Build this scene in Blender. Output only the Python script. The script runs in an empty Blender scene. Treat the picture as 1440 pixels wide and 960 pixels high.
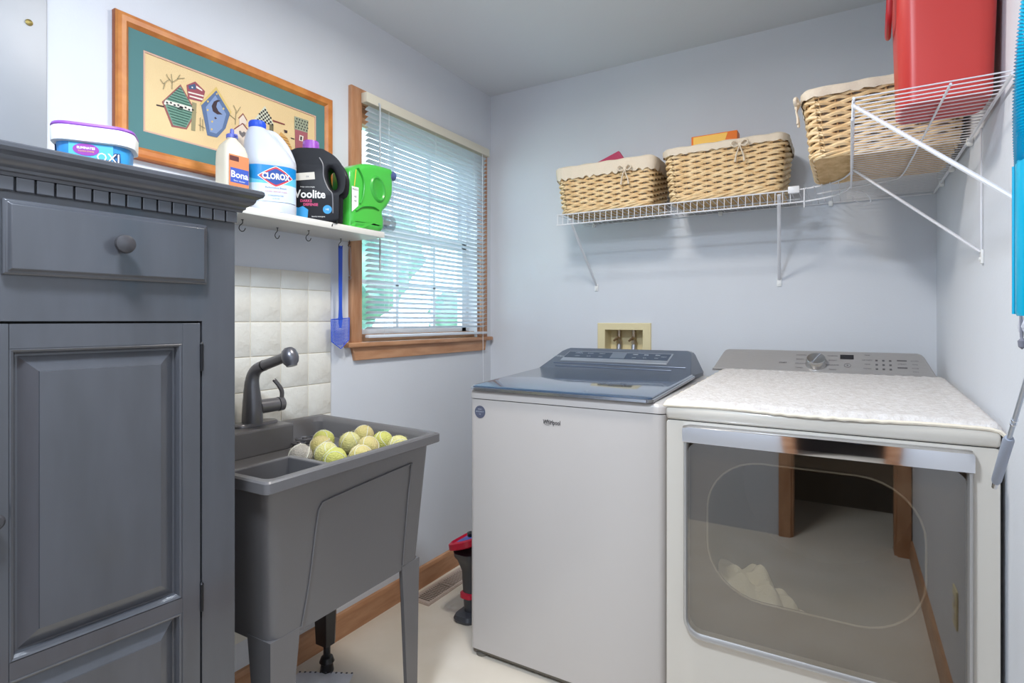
import bpy, bmesh, math, random
from mathutils import Vector, Matrix
random.seed(7)
SC = bpy.context.scene
COL = SC.collection
PI = math.pi

# ------------------------------------------------------------------ camera
cam = bpy.data.cameras.new('camera'); camo = bpy.data.objects.new('camera', cam); COL.objects.link(camo)
cam.sensor_width = 36; cam.lens = 795/1440*36; cam.shift_y = -29.5/1440; cam.clip_start = .02
camo.location = (1.685, -2.592, 1.218)
camo.rotation_euler = (PI/2, 0, math.atan(475/795))
SC.camera = camo
# ------------------------------------------------------------------ world, lights, exposure
wd = bpy.data.worlds.new('world'); SC.world = wd; wd.use_nodes = True
bg = wd.node_tree.nodes['Background']
bg.inputs[0].default_value = (.72, .87, 1, 1); bg.inputs[1].default_value = 5.5
def area(name, loc, size, power, color, rot=(0, 0, 0), shape='SQUARE', sy=None):
    l = bpy.data.lights.new(name, 'AREA'); l.energy = power; l.color = color; l.shape = shape; l.size = size
    if sy: l.shape = 'RECTANGLE'; l.size_y = sy
    o = bpy.data.objects.new(name, l); o.location = loc; o.rotation_euler = rot; COL.objects.link(o); return o
area('ceiling_lamp_light', (.93, -1.30, 2.335), .20, 12, (1, .95, .88), shape='DISK')
area('rear_fill_light', (1.12, -2.50, 2.335), .27, 37, (.75, .865, 1), shape='DISK')  # added fill light behind the camera; no lamp is known there
SC.view_settings.view_transform = 'Standard'; SC.view_settings.look = 'None'
SC.view_settings.exposure = 0.08; SC.view_settings.gamma = 1

# ------------------------------------------------------------------ materials
def lin(c): return tuple(((v/255)/12.92 if v/255 <= .04045 else ((v/255+.055)/1.055)**2.4) for v in c)
MATS = {}
def mat(name, c, rough=.5, metal=0, bump=0, bscale=60, c2=None, vscale=8, stretch=None, ior=None, spec=None, coat=0, emit=None, alpha=1, trans=0, sss=0, detail=3):
    if name in MATS: return MATS[name]
    m = bpy.data.materials.new(name); MATS[name] = m; m.use_nodes = True
    nt = m.node_tree; b = nt.nodes['Principled BSDF']
    c = lin(c)
    b.inputs['Base Color'].default_value = (*c, 1)
    b.inputs['Roughness'].default_value = rough; b.inputs['Metallic'].default_value = metal
    if ior: b.inputs['IOR'].default_value = ior
    if spec is not None: b.inputs['Specular IOR Level'].default_value = spec
    if coat: b.inputs['Coat Weight'].default_value = coat; b.inputs['Coat Roughness'].default_value = .1
    if alpha < 1: b.inputs['Alpha'].default_value = alpha
    if trans: b.inputs['Transmission Weight'].default_value = trans
    if emit: b.inputs['Emission Color'].default_value = (*lin(emit[0]), 1); b.inputs['Emission Strength'].default_value = emit[1]
    tc = nt.nodes.new('ShaderNodeTexCoord'); mp = nt.nodes.new('ShaderNodeMapping')
    nt.links.new(tc.outputs['Object'], mp.inputs[0])
    if stretch: mp.inputs['Scale'].default_value = stretch
    if c2 is not None:
        n = nt.nodes.new('ShaderNodeTexNoise'); n.inputs['Scale'].default_value = vscale; n.inputs['Detail'].default_value = detail
        r = nt.nodes.new('ShaderNodeValToRGB'); r.color_ramp.elements[0].color = (*c, 1); r.color_ramp.elements[1].color = (*lin(c2), 1)
        r.color_ramp.elements[0].position = .35; r.color_ramp.elements[1].position = .65
        nt.links.new(mp.outputs[0], n.inputs['Vector']); nt.links.new(n.outputs[0], r.inputs[0]); nt.links.new(r.outputs[0], b.inputs['Base Color'])
    if bump:
        n = nt.nodes.new('ShaderNodeTexNoise'); n.inputs['Scale'].default_value = bscale; n.inputs['Detail'].default_value = 3
        u = nt.nodes.new('ShaderNodeBump'); u.inputs['Strength'].default_value = bump; u.inputs['Distance'].default_value = .004
        nt.links.new(mp.outputs[0], n.inputs['Vector']); nt.links.new(n.outputs[0], u.inputs['Height']); nt.links.new(u.outputs[0], b.inputs['Normal'])
    return m
def glassmix(name, tint, refl, rough=.02, shadowtint=None):
    m = bpy.data.materials.new(name); MATS[name] = m; m.use_nodes = True; nt = m.node_tree
    for n in list(nt.nodes): nt.nodes.remove(n)
    o = nt.nodes.new('ShaderNodeOutputMaterial'); mx = nt.nodes.new('ShaderNodeMixShader')
    t = nt.nodes.new('ShaderNodeBsdfTransparent'); g = nt.nodes.new('ShaderNodeBsdfGlossy')
    t.inputs[0].default_value = (*tint, 1); g.inputs['Roughness'].default_value = rough
    mx.inputs[0].default_value = refl
    nt.links.new(t.outputs[0], mx.inputs[1]); nt.links.new(g.outputs[0], mx.inputs[2]); nt.links.new(mx.outputs[0], o.inputs[0])
    return m
WALL = mat('wall_paint', (217, 220, 226), .8, bump=.08, bscale=140, c2=(213, 216, 222), vscale=2)
CEIL = mat('ceiling_paint', (222, 224, 227), .9, bump=.15, bscale=120)
FLOOR = mat('cream_vinyl', (234, 224, 209), .36, c2=(226, 215, 198), vscale=5, bump=.05, bscale=30)
WOOD = mat('stained_pine', (196, 148, 112), .42, c2=(174, 122, 86), vscale=7, stretch=(6, 6, 1), bump=.05, bscale=40)
WOODH = mat('stained_pine_lengthwise', (196, 148, 112), .42, c2=(176, 126, 90), vscale=7, stretch=(6, 1, 6), bump=.05, bscale=40)
FRAMEW = mat('honey_pine_frame', (205, 134, 66), .4, c2=(182, 106, 48), vscale=9, stretch=(2, 2, 2))
FRAMED = mat('frame_dark_edge', (150, 78, 36), .45)
CAB = mat('charcoal_painted_wood', (74, 75, 80), .24, c2=(68, 69, 73), vscale=5, stretch=(3, 3, .7), bump=.06, bscale=30, coat=.5)
CABG = mat('cabinet_gap_dark', (14, 13, 13), .6)
IRON = mat('black_iron', (40, 40, 42), .35, metal=.7)
WHT = mat('white_enamel', (202, 197, 194), .28, coat=.3)
WHTD = mat('white_enamel_dryer', (205, 199, 189), .28, coat=.3)
GAP = mat('dark_gap', (30, 30, 30), .7)
SILVER = mat('brushed_silver_plastic', (172, 169, 168), .38, metal=.3, c2=(166, 163, 162), vscale=40, stretch=(1, 30, 30))
BLUEGREY = mat('slate_console', (104, 112, 126), .3, metal=.4)
CHROME = mat('chrome', (225, 225, 228), .06, metal=1)
KNOBM = mat('satin_steel', (205, 205, 205), .22, metal=1)
BLACKP = mat('black_gloss', (26, 27, 30), .15)
VINYLW = mat('white_vinyl', (235, 237, 240), .4)
SLAT = mat('white_blind_slat', (228, 232, 238), .45)
_nt = SLAT.node_tree; _mx = _nt.nodes.new('ShaderNodeMixShader'); _tr = _nt.nodes.new('ShaderNodeBsdfTranslucent'); _tr.inputs[0].default_value = (.8, .86, .92, 1); _mx.inputs[0].default_value = .2
_nt.links.new(_nt.nodes['Principled BSDF'].outputs[0], _mx.inputs[1]); _nt.links.new(_tr.outputs[0], _mx.inputs[2]); _nt.links.new(_mx.outputs[0], _nt.nodes['Material Output'].inputs[0])
IVORY = mat('ivory_headrail', (222, 216, 198), .45)
WIRE = mat('white_coated_wire', (226, 226, 230), .35)
TILE = mat('cream_tile', (228, 226, 218), .3, bump=.9, bscale=34, c2=(220, 216, 206), vscale=9)
GROUT = mat('grout', (222, 214, 198), .9)
SINKM = mat('dark_grey_thermoplastic', (100, 98, 99), .34, bump=.04, bscale=200)
FAUC = mat('gunmetal_faucet', (112, 110, 112), .3, metal=.5)
WICK = mat('wicker', (242, 216, 172), .5, c2=(226, 192, 142), vscale=30)
WICKS = mat('wicker_stake', (226, 196, 150), .6, c2=(204, 170, 122), vscale=30)
CLOTH = mat('linen_liner', (222, 208, 188), .9, bump=.3, bscale=200)
TERRY = mat('white_cotton_mat', (222, 218, 216), .95, bump=1, bscale=150, c2=(206, 200, 196), vscale=60)
RED = mat('red_plastic', (196, 58, 52), .38)
REDD = mat('red_plastic_dark', (168, 28, 36), .4)
TEAL = mat('turquoise_plastic', (0, 168, 205), .25, coat=.3)
GREYM = mat('grey_metal_pole', (176, 182, 192), .3, metal=.6)
FOAM = mat('grey_sleeve', (150, 156, 170), .6)
STEELP = mat('galvanized_panel', (176, 180, 186), .5, metal=.45, c2=(164, 169, 176), vscale=3)
BRASS = mat('brass', (200, 178, 110), .3, metal=1)
BEIGE = mat('beige_plastic', (226, 212, 170), .45)
WPL = mat('white_plastic', (238, 238, 236), .35)
BLUEW = mat('blue_plastic', (38, 82, 196), .35)

# ------------------------------------------------------------------ mesh helpers
def bm_(): return bmesh.new()
def box(bm, x0, x1, y0, y1, z0, z1, bev=0, seg=2, mi=0):
    t = bmesh.new(); bmesh.ops.create_cube(t, size=1)
    for v in t.verts:
        v.co = Vector((x0+(v.co.x+.5)*(x1-x0), y0+(v.co.y+.5)*(y1-y0), z0+(v.co.z+.5)*(z1-z0)))
    if bev: bmesh.ops.bevel(t, geom=t.edges[:], offset=bev, segments=seg, affect='EDGES', profile=.5)
    merge(bm, t, mi); return bm
def merge(bm, t, mi=None):
    if mi is not None:
        for f in t.faces: f.material_index = mi
    me = bpy.data.meshes.new('tmp'); t.to_mesh(me); t.free(); bm.from_mesh(me); bpy.data.meshes.remove(me)
def loft(bm, rings, close=True, cap0=True, cap1=True, mi=0, cyc=False):
    R = [[bm.verts.new(p) for p in r] for r in rings]; n = len(R[0])
    rng = range(len(R)) if cyc else range(len(R)-1)
    for i in rng:
        a, b = R[i], R[(i+1) % len(R)]
        for j in range(n if close else n-1):
            f = bm.faces.new((a[j], a[(j+1) % n], b[(j+1) % n], b[j])); f.material_index = mi
    if not cyc:
        if cap0: f = bm.faces.new(R[0][::-1]); f.material_index = mi
        if cap1: f = bm.faces.new(R[-1]); f.material_index = mi
    return bm
def tube(bm, path, r, n=8, mi=0, cyc=False, flat=1.0, up=None):
    P = [Vector(p) for p in path]; m = len(P); rings = []
    rr = r if isinstance(r, (list, tuple)) else [r]*m
    prev = None
    for i in range(m):
        if cyc: d = P[(i+1) % m]-P[(i-1) % m]
        else: d = P[min(i+1, m-1)]-P[max(i-1, 0)]
        d.normalize()
        if up is not None: a = d.cross(Vector(up))
        elif prev is None: a = d.cross(Vector((0, 0, 1)) if abs(d.z) < .9 else Vector((1, 0, 0)))
        else: a = prev-d*prev.dot(d)
        if a.length < 1e-6: a = d.orthogonal()
        a.normalize(); prev = a; b = d.cross(a)
        rings.append([P[i]+a*math.cos(2*PI*k/n)*rr[i]+b*math.sin(2*PI*k/n)*rr[i]*flat for k in range(n)])
    loft(bm, rings, mi=mi, cyc=cyc); return bm
def cyl(bm, p0, p1, r0, r1=None, n=20, mi=0): return tube(bm, [p0, p1], [r0, r0 if r1 is None else r1], n, mi)
def lathe(bm, prof, c=(0, 0, 0), axis=(0, 0, 1), n=24, mi=0):
    ax = Vector(axis).normalized(); a = ax.orthogonal().normalized(); b = ax.cross(a); c = Vector(c)
    loft(bm, [[c+ax*z+a*math.cos(2*PI*k/n)*max(r, 1e-4)+b*math.sin(2*PI*k/n)*max(r, 1e-4) for k in range(n)] for r, z in prof], mi=mi); return bm
def cat(P, k=6, cyc=False):
    P = [Vector(p) for p in P]; out = []; m = len(P)
    for i in range(m if cyc else m-1):
        g = (lambda j: P[j % m]) if cyc else (lambda j: P[max(0, min(m-1, j))])
        p0, p1, p2, p3 = g(i-1), g(i), g(i+1), g(i+2)
        for q in range(k):
            t = q/k
            out.append(.5*((2*p1)+(p2-p0)*t+(2*p0-5*p1+4*p2-p3)*t*t+(3*p1-p0-3*p2+p3)*t**3))
    if not cyc: out.append(P[-1])
    return out
def rrect(w, h, r, k=5):
    """rounded rectangle centred on the origin, counter-clockwise, 4*(k+1) points"""
    o = []
    for cx, cy, a0 in ((w/2-r, h/2-r, 0), (-w/2+r, h/2-r, 90), (-w/2+r, -h/2+r, 180), (w/2-r, -h/2+r, 270)):
        for i in range(k+1):
            a = math.radians(a0+90*i/k); o.append((cx+r*math.cos(a), cy+r*math.sin(a)))
    return o
def prism(bm, pts, vec, mi=0):
    pts = [Vector(p) for p in pts]; v = Vector(vec); loft(bm, [pts, [p+v for p in pts]], mi=mi); return bm
def sweep_poly(pts2, k=4): return [(p.x, p.y) for p in cat([(a, b, 0) for a, b in pts2], k, True)]
WM = {}
def fin(bm, M=None):
    bmesh.ops.recalc_face_normals(bm, faces=bm.faces[:])
    if M is not None: bm.transform(M)
def obj(name, bm, mats, parent=None, local=False, smooth=True, label=None, bevel=0, ang=40, fix=True):
    if fix: bmesh.ops.recalc_face_normals(bm, faces=bm.faces[:])
    if parent is not None and not local: bm.transform(WM[parent.name].inverted())
    me = bpy.data.meshes.new(name); bm.to_mesh(me); bm.free()
    for m in (mats if isinstance(mats, (list, tuple)) else [mats]): me.materials.append(m)
    if smooth:
        me.polygons.foreach_set('use_smooth', [True]*len(me.polygons)); me.set_sharp_from_angle(angle=math.radians(ang))
    o = bpy.data.objects.new(name, me); COL.objects.link(o)
    if parent is not None: o.parent = parent; WM[o.name] = WM[parent.name]
    else: WM[o.name] = Matrix.Identity(4)
    if bevel:
        b = o.modifiers.new('bevel', 'BEVEL'); b.width = bevel; b.segments = 2; b.limit_method = 'ANGLE'
    if label: o['label'] = label
    return o
def thing(name, label, cat_, loc=(0, 0, 0), rz=0, group=None, M=None):
    o = bpy.data.objects.new(name, None); COL.objects.link(o); o.empty_display_size = .05
    m = M if M is not None else Matrix.Translation(loc) @ Matrix.Rotation(rz, 4, 'Z')
    o.matrix_world = m; o.location = m.to_translation(); o.rotation_euler = m.to_euler()
    WM[o.name] = m
    o['label'] = label; o['category'] = cat_
    if group: o['group'] = group
    return o
def tag(o, label, cat_, group=None):
    o['label'] = label; o['category'] = cat_
    if group: o['group'] = group
    return o
def struct(o): o['kind'] = 'structure'; return o
def text(bm, s, size, fn, mi=0, th=.0006, bold=0, sx=1, step=True):
    """lettering centred on the origin; fn(x, y, z) places every vertex"""
    c = bpy.data.curves.new('t', 'FONT'); c.body = s; c.size = size; c.align_x = 'CENTER'; c.align_y = 'CENTER'; c.offset = bold; c.resolution_u = 2
    o = bpy.data.objects.new('t', c); COL.objects.link(o); bpy.context.view_layer.update()
    me = bpy.data.meshes.new_from_object(o.evaluated_get(bpy.context.evaluated_depsgraph_get()))
    COL.objects.unlink(o); bpy.data.objects.remove(o); bpy.data.curves.remove(c)
    t = bmesh.new(); t.from_mesh(me); bpy.data.meshes.remove(me)
    bmesh.ops.triangulate(t, faces=t.faces[:])
    for v in t.verts: v.co = Vector(fn(v.co.x*sx, v.co.y, th))
    merge(bm, t, mi)
def frame_fn(o, r, u):
    o = Vector(o); r = Vector(r).normalized(); u = Vector(u).normalized(); n = r.cross(u)
    return lambda x, y, z=0: o+r*x+u*y+n*z
def outline_solid(name, outer, holes, depth, bev, M):
    """outline curve with holes, extruded and rounded; returns a bmesh placed by M (local x right, y up, z towards the viewer)"""
    c = bpy.data.curves.new(name, 'CURVE'); c.dimensions = '2D'; c.fill_mode = 'BOTH'
    for pts in [outer]+holes:
        s = c.splines.new('POLY'); s.points.add(len(pts)-1); s.use_cyclic_u = True
        for i, p in enumerate(pts): s.points[i].co = (p[0], p[1], 0, 1)
    c.extrude = max(depth/2-bev, .0001); c.bevel_depth = bev; c.bevel_resolution = 3; c.offset = -bev
    o = bpy.data.objects.new(name, c); COL.objects.link(o); bpy.context.view_layer.update()
    me = bpy.data.meshes.new_from_object(o.evaluated_get(bpy.context.evaluated_depsgraph_get()))
    COL.objects.unlink(o); bpy.data.objects.remove(o); bpy.data.curves.remove(c)
    t = bmesh.new(); t.from_mesh(me); bpy.data.meshes.remove(me)
    bmesh.ops.remove_doubles(t, verts=t.verts[:], dist=1e-5); t.transform(M); return t
def basis(o, r, u):
    r = Vector(r).normalized(); u = Vector(u).normalized(); n = r.cross(u)
    M = Matrix.Identity(4)
    for i, v in enumerate((r, u, n)):
        for j in range(3): M[j][i] = v[j]
    for j in range(3): M[j][3] = o[j]
    return M
def ring_plate(bm, outer, inner, fn, d0, d1, mi=0):
    """plate with a hole; outer/inner are equally long 2D loops; fn(x,y,z)"""
    loft(bm, [[fn(x, y, d0) for x, y in outer], [fn(x, y, d1) for x, y in outer], [fn(x, y, d1) for x, y in inner], [fn(x, y, d0) for x, y in inner]], mi=mi, cyc=True)
    return bm

# ================================================================== THE SETTING
XR, YB, H = 1.96, -3.15, 2.44
b = bm_(); box(b, -.14, XR+.14, YB-.95, .14, -.1, 0); struct(obj('floor', b, FLOOR, smooth=False))
b = bm_(); box(b, -.14, XR+.14, YB-.95, .14, H, H+.1); struct(obj('ceiling', b, CEIL, smooth=False))
def wall_with_hole(bm, fn, a0, a1, z0, z1, h, th):
    ha0, ha1, hz0, hz1 = h
    for (p, q, r, s) in ((a0, ha0, z0, z1), (ha1, a1, z0, z1), (ha0, ha1, z0, hz0), (ha0, ha1, hz1, z1)):
        if q-p > 1e-4 and s-r > 1e-4: fn(bm, p, q, r, s, th)
WY0, WY1, WZ0, WZ1 = -.965, -.115, 1.132, 2.09
b = bm_(); wall_with_hole(b, lambda m, p, q, r, s, t: box(m, -t, 0, p, q, r, s), YB, .14, 0, H, (WY0, WY1, WZ0, WZ1), .14)
wl = struct(obj('wall_left', b, WALL, smooth=False))
b = bm_(); wall_with_hole(b, lambda m, p, q, r, s, t: box(m, p, q, 0, t, r, s), 0, XR, 0, H, (.640, .880, 1.05, 1.193), .14)
wb = struct(obj('wall_back', b, WALL, smooth=False))
b = bm_(); box(b, XR, XR+.14, YB-.1, .14, 0, H); wr = struct(obj('wall_right', b, WALL, smooth=False))
b = bm_(); wall_with_hole(b, lambda m, p, q, r, s, t: box(m, p, q, YB-t, YB, r, s), 0, XR, 0, H, (1.40, 1.895, 0, 2.04), .1)
struct(obj('wall_rear', b, WALL, smooth=False))
b = bm_()
box(b, 1.40-.06, 1.40, YB, YB+.018, 0, 2.10); box(b, 1.895, 1.955, YB, YB+.018, 0, 2.10); box(b, 1.40, 1.895, YB, YB+.018, 2.04, 2.10)
box(b, 1.40, 1.412, YB-.1, YB, 0, 2.04); box(b, 1.883, 1.895, YB-.1, YB, 0, 2.04)
struct(obj('trim_1', b, WOOD, smooth=False))
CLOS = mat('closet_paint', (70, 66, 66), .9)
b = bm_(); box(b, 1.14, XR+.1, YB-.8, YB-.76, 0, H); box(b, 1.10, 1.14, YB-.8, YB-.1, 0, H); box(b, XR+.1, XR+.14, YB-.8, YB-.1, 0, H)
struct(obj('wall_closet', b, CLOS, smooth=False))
# baseboards: board and rounded top edge
def bboard(name, fn):
    b = bm_(); prof = [(0, 0), (.014, 0), (.014, .078), (.009, .092), (0, .096)]
    fn(b, prof); struct(obj(name, b, WOODH, smooth=False))
bboard('baseboard_left', lambda b, pr: prism(b, [(x, YB, z) for x, z in pr], (0, -YB, 0)))
bboard('baseboard_back', lambda b, pr: prism(b, [(0, -x, z) for x, z in pr], (XR, 0, 0)))
bboard('baseboard_right', lambda b, pr: prism(b, [(XR-x, YB+.02, z) for x, z in pr], (0, -YB-.02, 0)))
# tiles on the left wall, each its own piece
b = bm_(); box(b, 0, .0075, -2.02, -1.1155, .1875, 1.3925); grt = obj('grout_bed', b, GROUT, wl, smooth=False)
def tile_mesh(w, h):
    b = bm_(); box(b, 0, .0065, 0, w, 0, h, bev=.0022, seg=2)
    me = bpy.data.meshes.new('tile'); bmesh.ops.recalc_face_normals(b, faces=b.faces[:]); b.to_mesh(me); b.free(); me.materials.append(TILE)
    me.polygons.foreach_set('use_smooth', [True]*len(me.polygons)); me.set_sharp_from_angle(angle=math.radians(30)); return me
cols = [(-1.219, .104)]+[(-1.219-.1145*(i+1), .1145) for i in range(7)]
tm = {}
for (y0, w) in cols:
    for r in range(11):
        z1 = 1.393 if r == 0 else 1.327-.114*(r-1); h = .066 if r == 0 else .114
        k = (w, h)
        if k not in tm: tm[k] = tile_mesh(w-.003, h-.003)
        o = bpy.data.objects.new('tile', tm[k]); COL.objects.link(o); o.parent = wl
        o.location = (.0035, y0+.0015, z1-h+.0015)

# ------------------------------------------------------------------ window
win = bpy.data.objects.new('window_1', None); COL.objects.link(win); win.location = (0, -.54, 1.132); win['kind'] = 'structure'
WM['window_1'] = Matrix.Translation((0, -.54, 1.132))
for nm, a in (('casing', (0, .018, -1.022, WY0, 1.132, 2.139)), ('casing', (0, .018, WY1, -.06, 1.132, 2.139)), ('casing', (0, .018, WY0, WY1, 2.083, 2.139))):
    b = bm_(); box(b, *a, bev=.002); obj('casing', b, WOOD, win)
b = bm_(); box(b, -.06, .030, -1.045, -.02, 1.112, 1.132, bev=.005, seg=3); obj('sill', b, WOODH, win)
b = bm_(); prism(b, [(0, -1.012, 1.112), (0, -.998, 1.06), (0, -.075, 1.06), (0, -.062, 1.112)], (.015, 0, 0)); obj('apron', b, WOODH, win, smooth=False, bevel=.002)
b = bm_()
box(b, -.12, 0, WY0, WY0+.012, WZ0, WZ1); box(b, -.12, 0, WY1-.012, WY1, WZ0, WZ1); box(b, -.12, 0, WY0+.012, WY1-.012, WZ1-.012, WZ1)
obj('jamb', b, WOOD, win, smooth=False)
b = bm_()
box(b, -.075, -.055, WY0+.012, WY0+.035, WZ0, WZ1-.012); box(b, -.075, -.055, WY1-.035, WY1-.012, WZ0, WZ1-.012)
box(b, -.12, -.002, WY1-.0135, WY1-.0115, WZ0, WZ1-.012)
obj('track', b, VINYLW, win, smooth=False)
b = bm_(); box(b, -.05, -.02, WY0+.035, WY1-.035, WZ1-.07, WZ1-.012); box(b, -.056, -.02, WY0+.012, WY1-.0135, WZ0, WZ0+.03); obj('stop', b, WOODH, win, smooth=False)
SY0, SY1 = WY0+.03, WY1-.03
PANE = glassmix('window_glass', (.93, .97, .97), .05)
for (z0, z1, x) in ((WZ0+.01, 1.62, -.072), (1.60, WZ1-.015, -.10)):
    b = bm_()
    for a in ((SY0, SY0+.04, z0, z1), (SY1-.04, SY1, z0, z1), (SY0, SY1, z0, z0+.04), (SY0, SY1, z1-.04, z1)):
        box(b, x-.014, x+.014, *a)
    s = obj('sash', b, VINYLW, win, smooth=False)
    for k in (1, 2):
        y = SY0+(SY1-SY0)*k/3; b = bm_(); box(b, x-.008, x+.008, y-.009, y+.009, z0+.04, z1-.04); obj('muntin', b, VINYLW, s, smooth=False)
    b = bm_(); z = (z0+z1)/2; box(b, x-.008, x+.008, SY0+.04, SY1-.04, z-.009, z+.009); obj('muntin', b, VINYLW, s, smooth=False)
    b = bm_(); box(b, x-.003, x+.001, SY0+.04, SY1-.04, z0+.04, z1-.04); obj('pane', b, PANE, s, smooth=False)
# ------------------------------------------------------------------ blind
bl = thing('window_blind', 'white horizontal slat blind half open over the window', 'blind', (.03, -.53, 2.08))
b = bm_(); box(b, .018, .050, -.972, -.085, 2.082, 2.122, bev=.003); obj('headrail', b, IVORY, bl)
n = 43; me = None
for i in range(n):
    z = 2.066-i*.0209
    if me is None:
        b = bm_(); rings = []
        for y in (-.953, -.098):
            r = []
            for k in range(7):
                t = k/6-.5; a = math.radians(24)
                px = t*.0235; pz = .0022*(1-(2*t)**2)
                r.append((.031+px*math.cos(a)-pz*math.sin(a), y, px*math.sin(a)+pz*math.cos(a)))
            for k in range(6, -1, -1):
                t = k/6-.5; a = math.radians(24); px = t*.0235; pz = .0022*(1-(2*t)**2)-.0007
                r.append((.031+px*math.cos(a)-pz*math.sin(a), y, px*math.sin(a)+pz*math.cos(a)))
            rings.append(r)
        loft(b, rings); o = obj('slat', b, SLAT, None); me = o.data
        o.parent = bl; o.location = Vector((0, 0, z))-Vector((.03, -.53, 2.08)); continue
    o = bpy.data.objects.new('slat', me); COL.objects.link(o); o.parent = bl; o.location = Vector((0, 0, z))-Vector((.03, -.53, 2.08))
b = bm_(); box(b, .020, .044, -.953, -.098, 1.148, 1.160, bev=.003); obj('bottom_rail', b, SLAT, bl)
b = bm_(); cyl(b, (.056, -.905, 2.09), (.056, -.905, 1.42), .0035, n=8); cyl(b, (.05, -.905, 2.095), (.056, -.905, 2.085), .004, n=6); obj('wand', b, mat('clear_wand', (190, 196, 200), .2), bl)
for y in (-.84, -.53, -.22):
    b = bm_()
    for x in (.0185, .0435): cyl(b, (x, y, 2.085), (x, y, 1.155), .0007, n=4)
    obj('ladder_cord', b, VINYLW, bl)
b = bm_(); tube(b, [(.047, -.15, 2.08), (.049, -.15, 1.5), (.049, -.148, 1.15), (.05, -.146, .80)], .0012, 5); lathe(b, [(.002, 0), (.006, .01), (.006, .03), (.003, .04)], (.05, -.146, .78), n=10)
obj('lift_cord', b, VINYLW, bl)
# ------------------------------------------------------------------ outdoors
GRASS = mat('grass', (150, 176, 150), .9, c2=(128, 160, 132), vscale=3)
b = bm_(); box(b, -30, -.2, -14, 22, -.9, -.7); struct(obj('ground_outdoors', b, GRASS, smooth=False))
LEAF = mat('leaf_green', (150, 180, 158), .8, c2=(96, 136, 124), vscale=2.5, bump=1, bscale=6)
BARK = mat('bark', (96, 80, 64), .9)
TS = [((-6.5, 2.6), 1.9, 'broad leafy tree outside, seen through the left of the window blind'), ((-9.5, 6.8), 2.6, 'leafy tree standing farther off behind the blind'), ((-4.6, 6.3), 1.1, 'low rounded tree outside, seen through the lower right of the blind')]
for (x, y), r, lab in TS:
    t = thing('garden_tree', lab, 'tree', (x, y, -.7), group=None)
    b = bm_(); cyl(b, (x, y, -.7), (x, y, r*.9), .18, .12, n=10); obj('trunk', b, BARK, t)
    b = bm_(); rn = random.Random(int(r*10))
    for k in range(16):
        a = rn.random()*6.28; q = rn.random()**.5*r*.75; zz = r*.75+rn.uniform(-.5, .6)*r
        s = bmesh.new(); bmesh.ops.create_icosphere(s, subdivisions=3, radius=r*rn.uniform(.28, .42))
        for v in s.verts: v.co *= 1+.22*math.sin(v.co.x*17+k)*math.sin(v.co.y*19)*math.cos(v.co.z*15)
        bmesh.ops.translate(s, verts=s.verts[:], vec=(x+q*math.cos(a), y+q*math.sin(a), zz)); merge(b, s)
    obj('crown', b, LEAF, t)
# ------------------------------------------------------------------ electrical panel, picture
t = thing('electrical_panel', 'grey metal electrical panel cover on the left wall above the cabinet', 'electrical panel', (0, -2.18, 1.95))
b = bm_(); box(b, 0, .012, -2.40, -1.992, 1.55, 2.38, bev=.003); obj('cover', b, STEELP, t)
b = bm_(); box(b, .012, .017, -2.37, -2.10, 1.60, 2.30, bev=.002); obj('door', b, STEELP, t)
b = bm_(); lathe(b, [(.0075, 0), (.0075, .002), (.004, .005), (.0005, .0055)], (.012, -2.028, 1.925), (1, 0, 0), 14); box(b, .0165, .0178, -2.034, -2.022, 1.9243, 1.9257); obj('screw', b, BRASS, t)

t = thing('framed_picture', 'framed birdhouse embroidery with teal mat in a honey pine frame on left wall', 'picture', (0, -1.48, 1.85))
def yz(x): return lambda a, c, d: (x+d, a-1.4815, c+1.852)
def rect(w, h): return [(w/2, h/2), (-w/2, h/2), (-w/2, -h/2), (w/2, -h/2)]
PW, PH = .730, .384
b = bm_()
prof = [(0, .002), (0, .018), (.004, .024), (.012, .026), (.024, .024), (.028, .020), (.032, .016), (.035, .010), (.035, .002)]
loft(b, [[(x, a-1.4815, c+1.852) for a, c in rect(PW-2*i, PH-2*i)] for i, x in prof], cap0=False, cap1=False, cyc=True)
obj('frame', b, FRAMEW, t, ang=20)
b = bm_(); f = yz(.001); ring_plate(b, rect(PW+.0015, PH+.0015), rect(PW-.03, PH-.03), f, 0, .015); obj('frame_edge', b, FRAMED, t, smooth=False)
b = bm_(); f = yz(.0)
ring_plate(b, rect(PW-.065, PH-.065), rect(.588, .224), lambda a, c, d: f(a+.0, c, d), .008, .0135); obj('mat_board', b, mat('teal_mat', (82, 124, 124), .9), t, smooth=False)
b = bm_(); ring_plate(b, rect(.590, .226), rect(.578, .214), lambda a, c, d: f(a, c, d), .008, .0125); obj('inner_mat', b, mat('rose_mat', (206, 168, 148), .9), t, smooth=False)
b = bm_(); loft(b, [[f(a, c, d) for a, c in rect(.59, .226)] for d in (.006, .010)]); obj('cloth', b, mat('embroidery_cloth', (226, 200, 152), .95, c2=(220, 192, 144), vscale=5, bump=.3, bscale=400), t, smooth=False)
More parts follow.
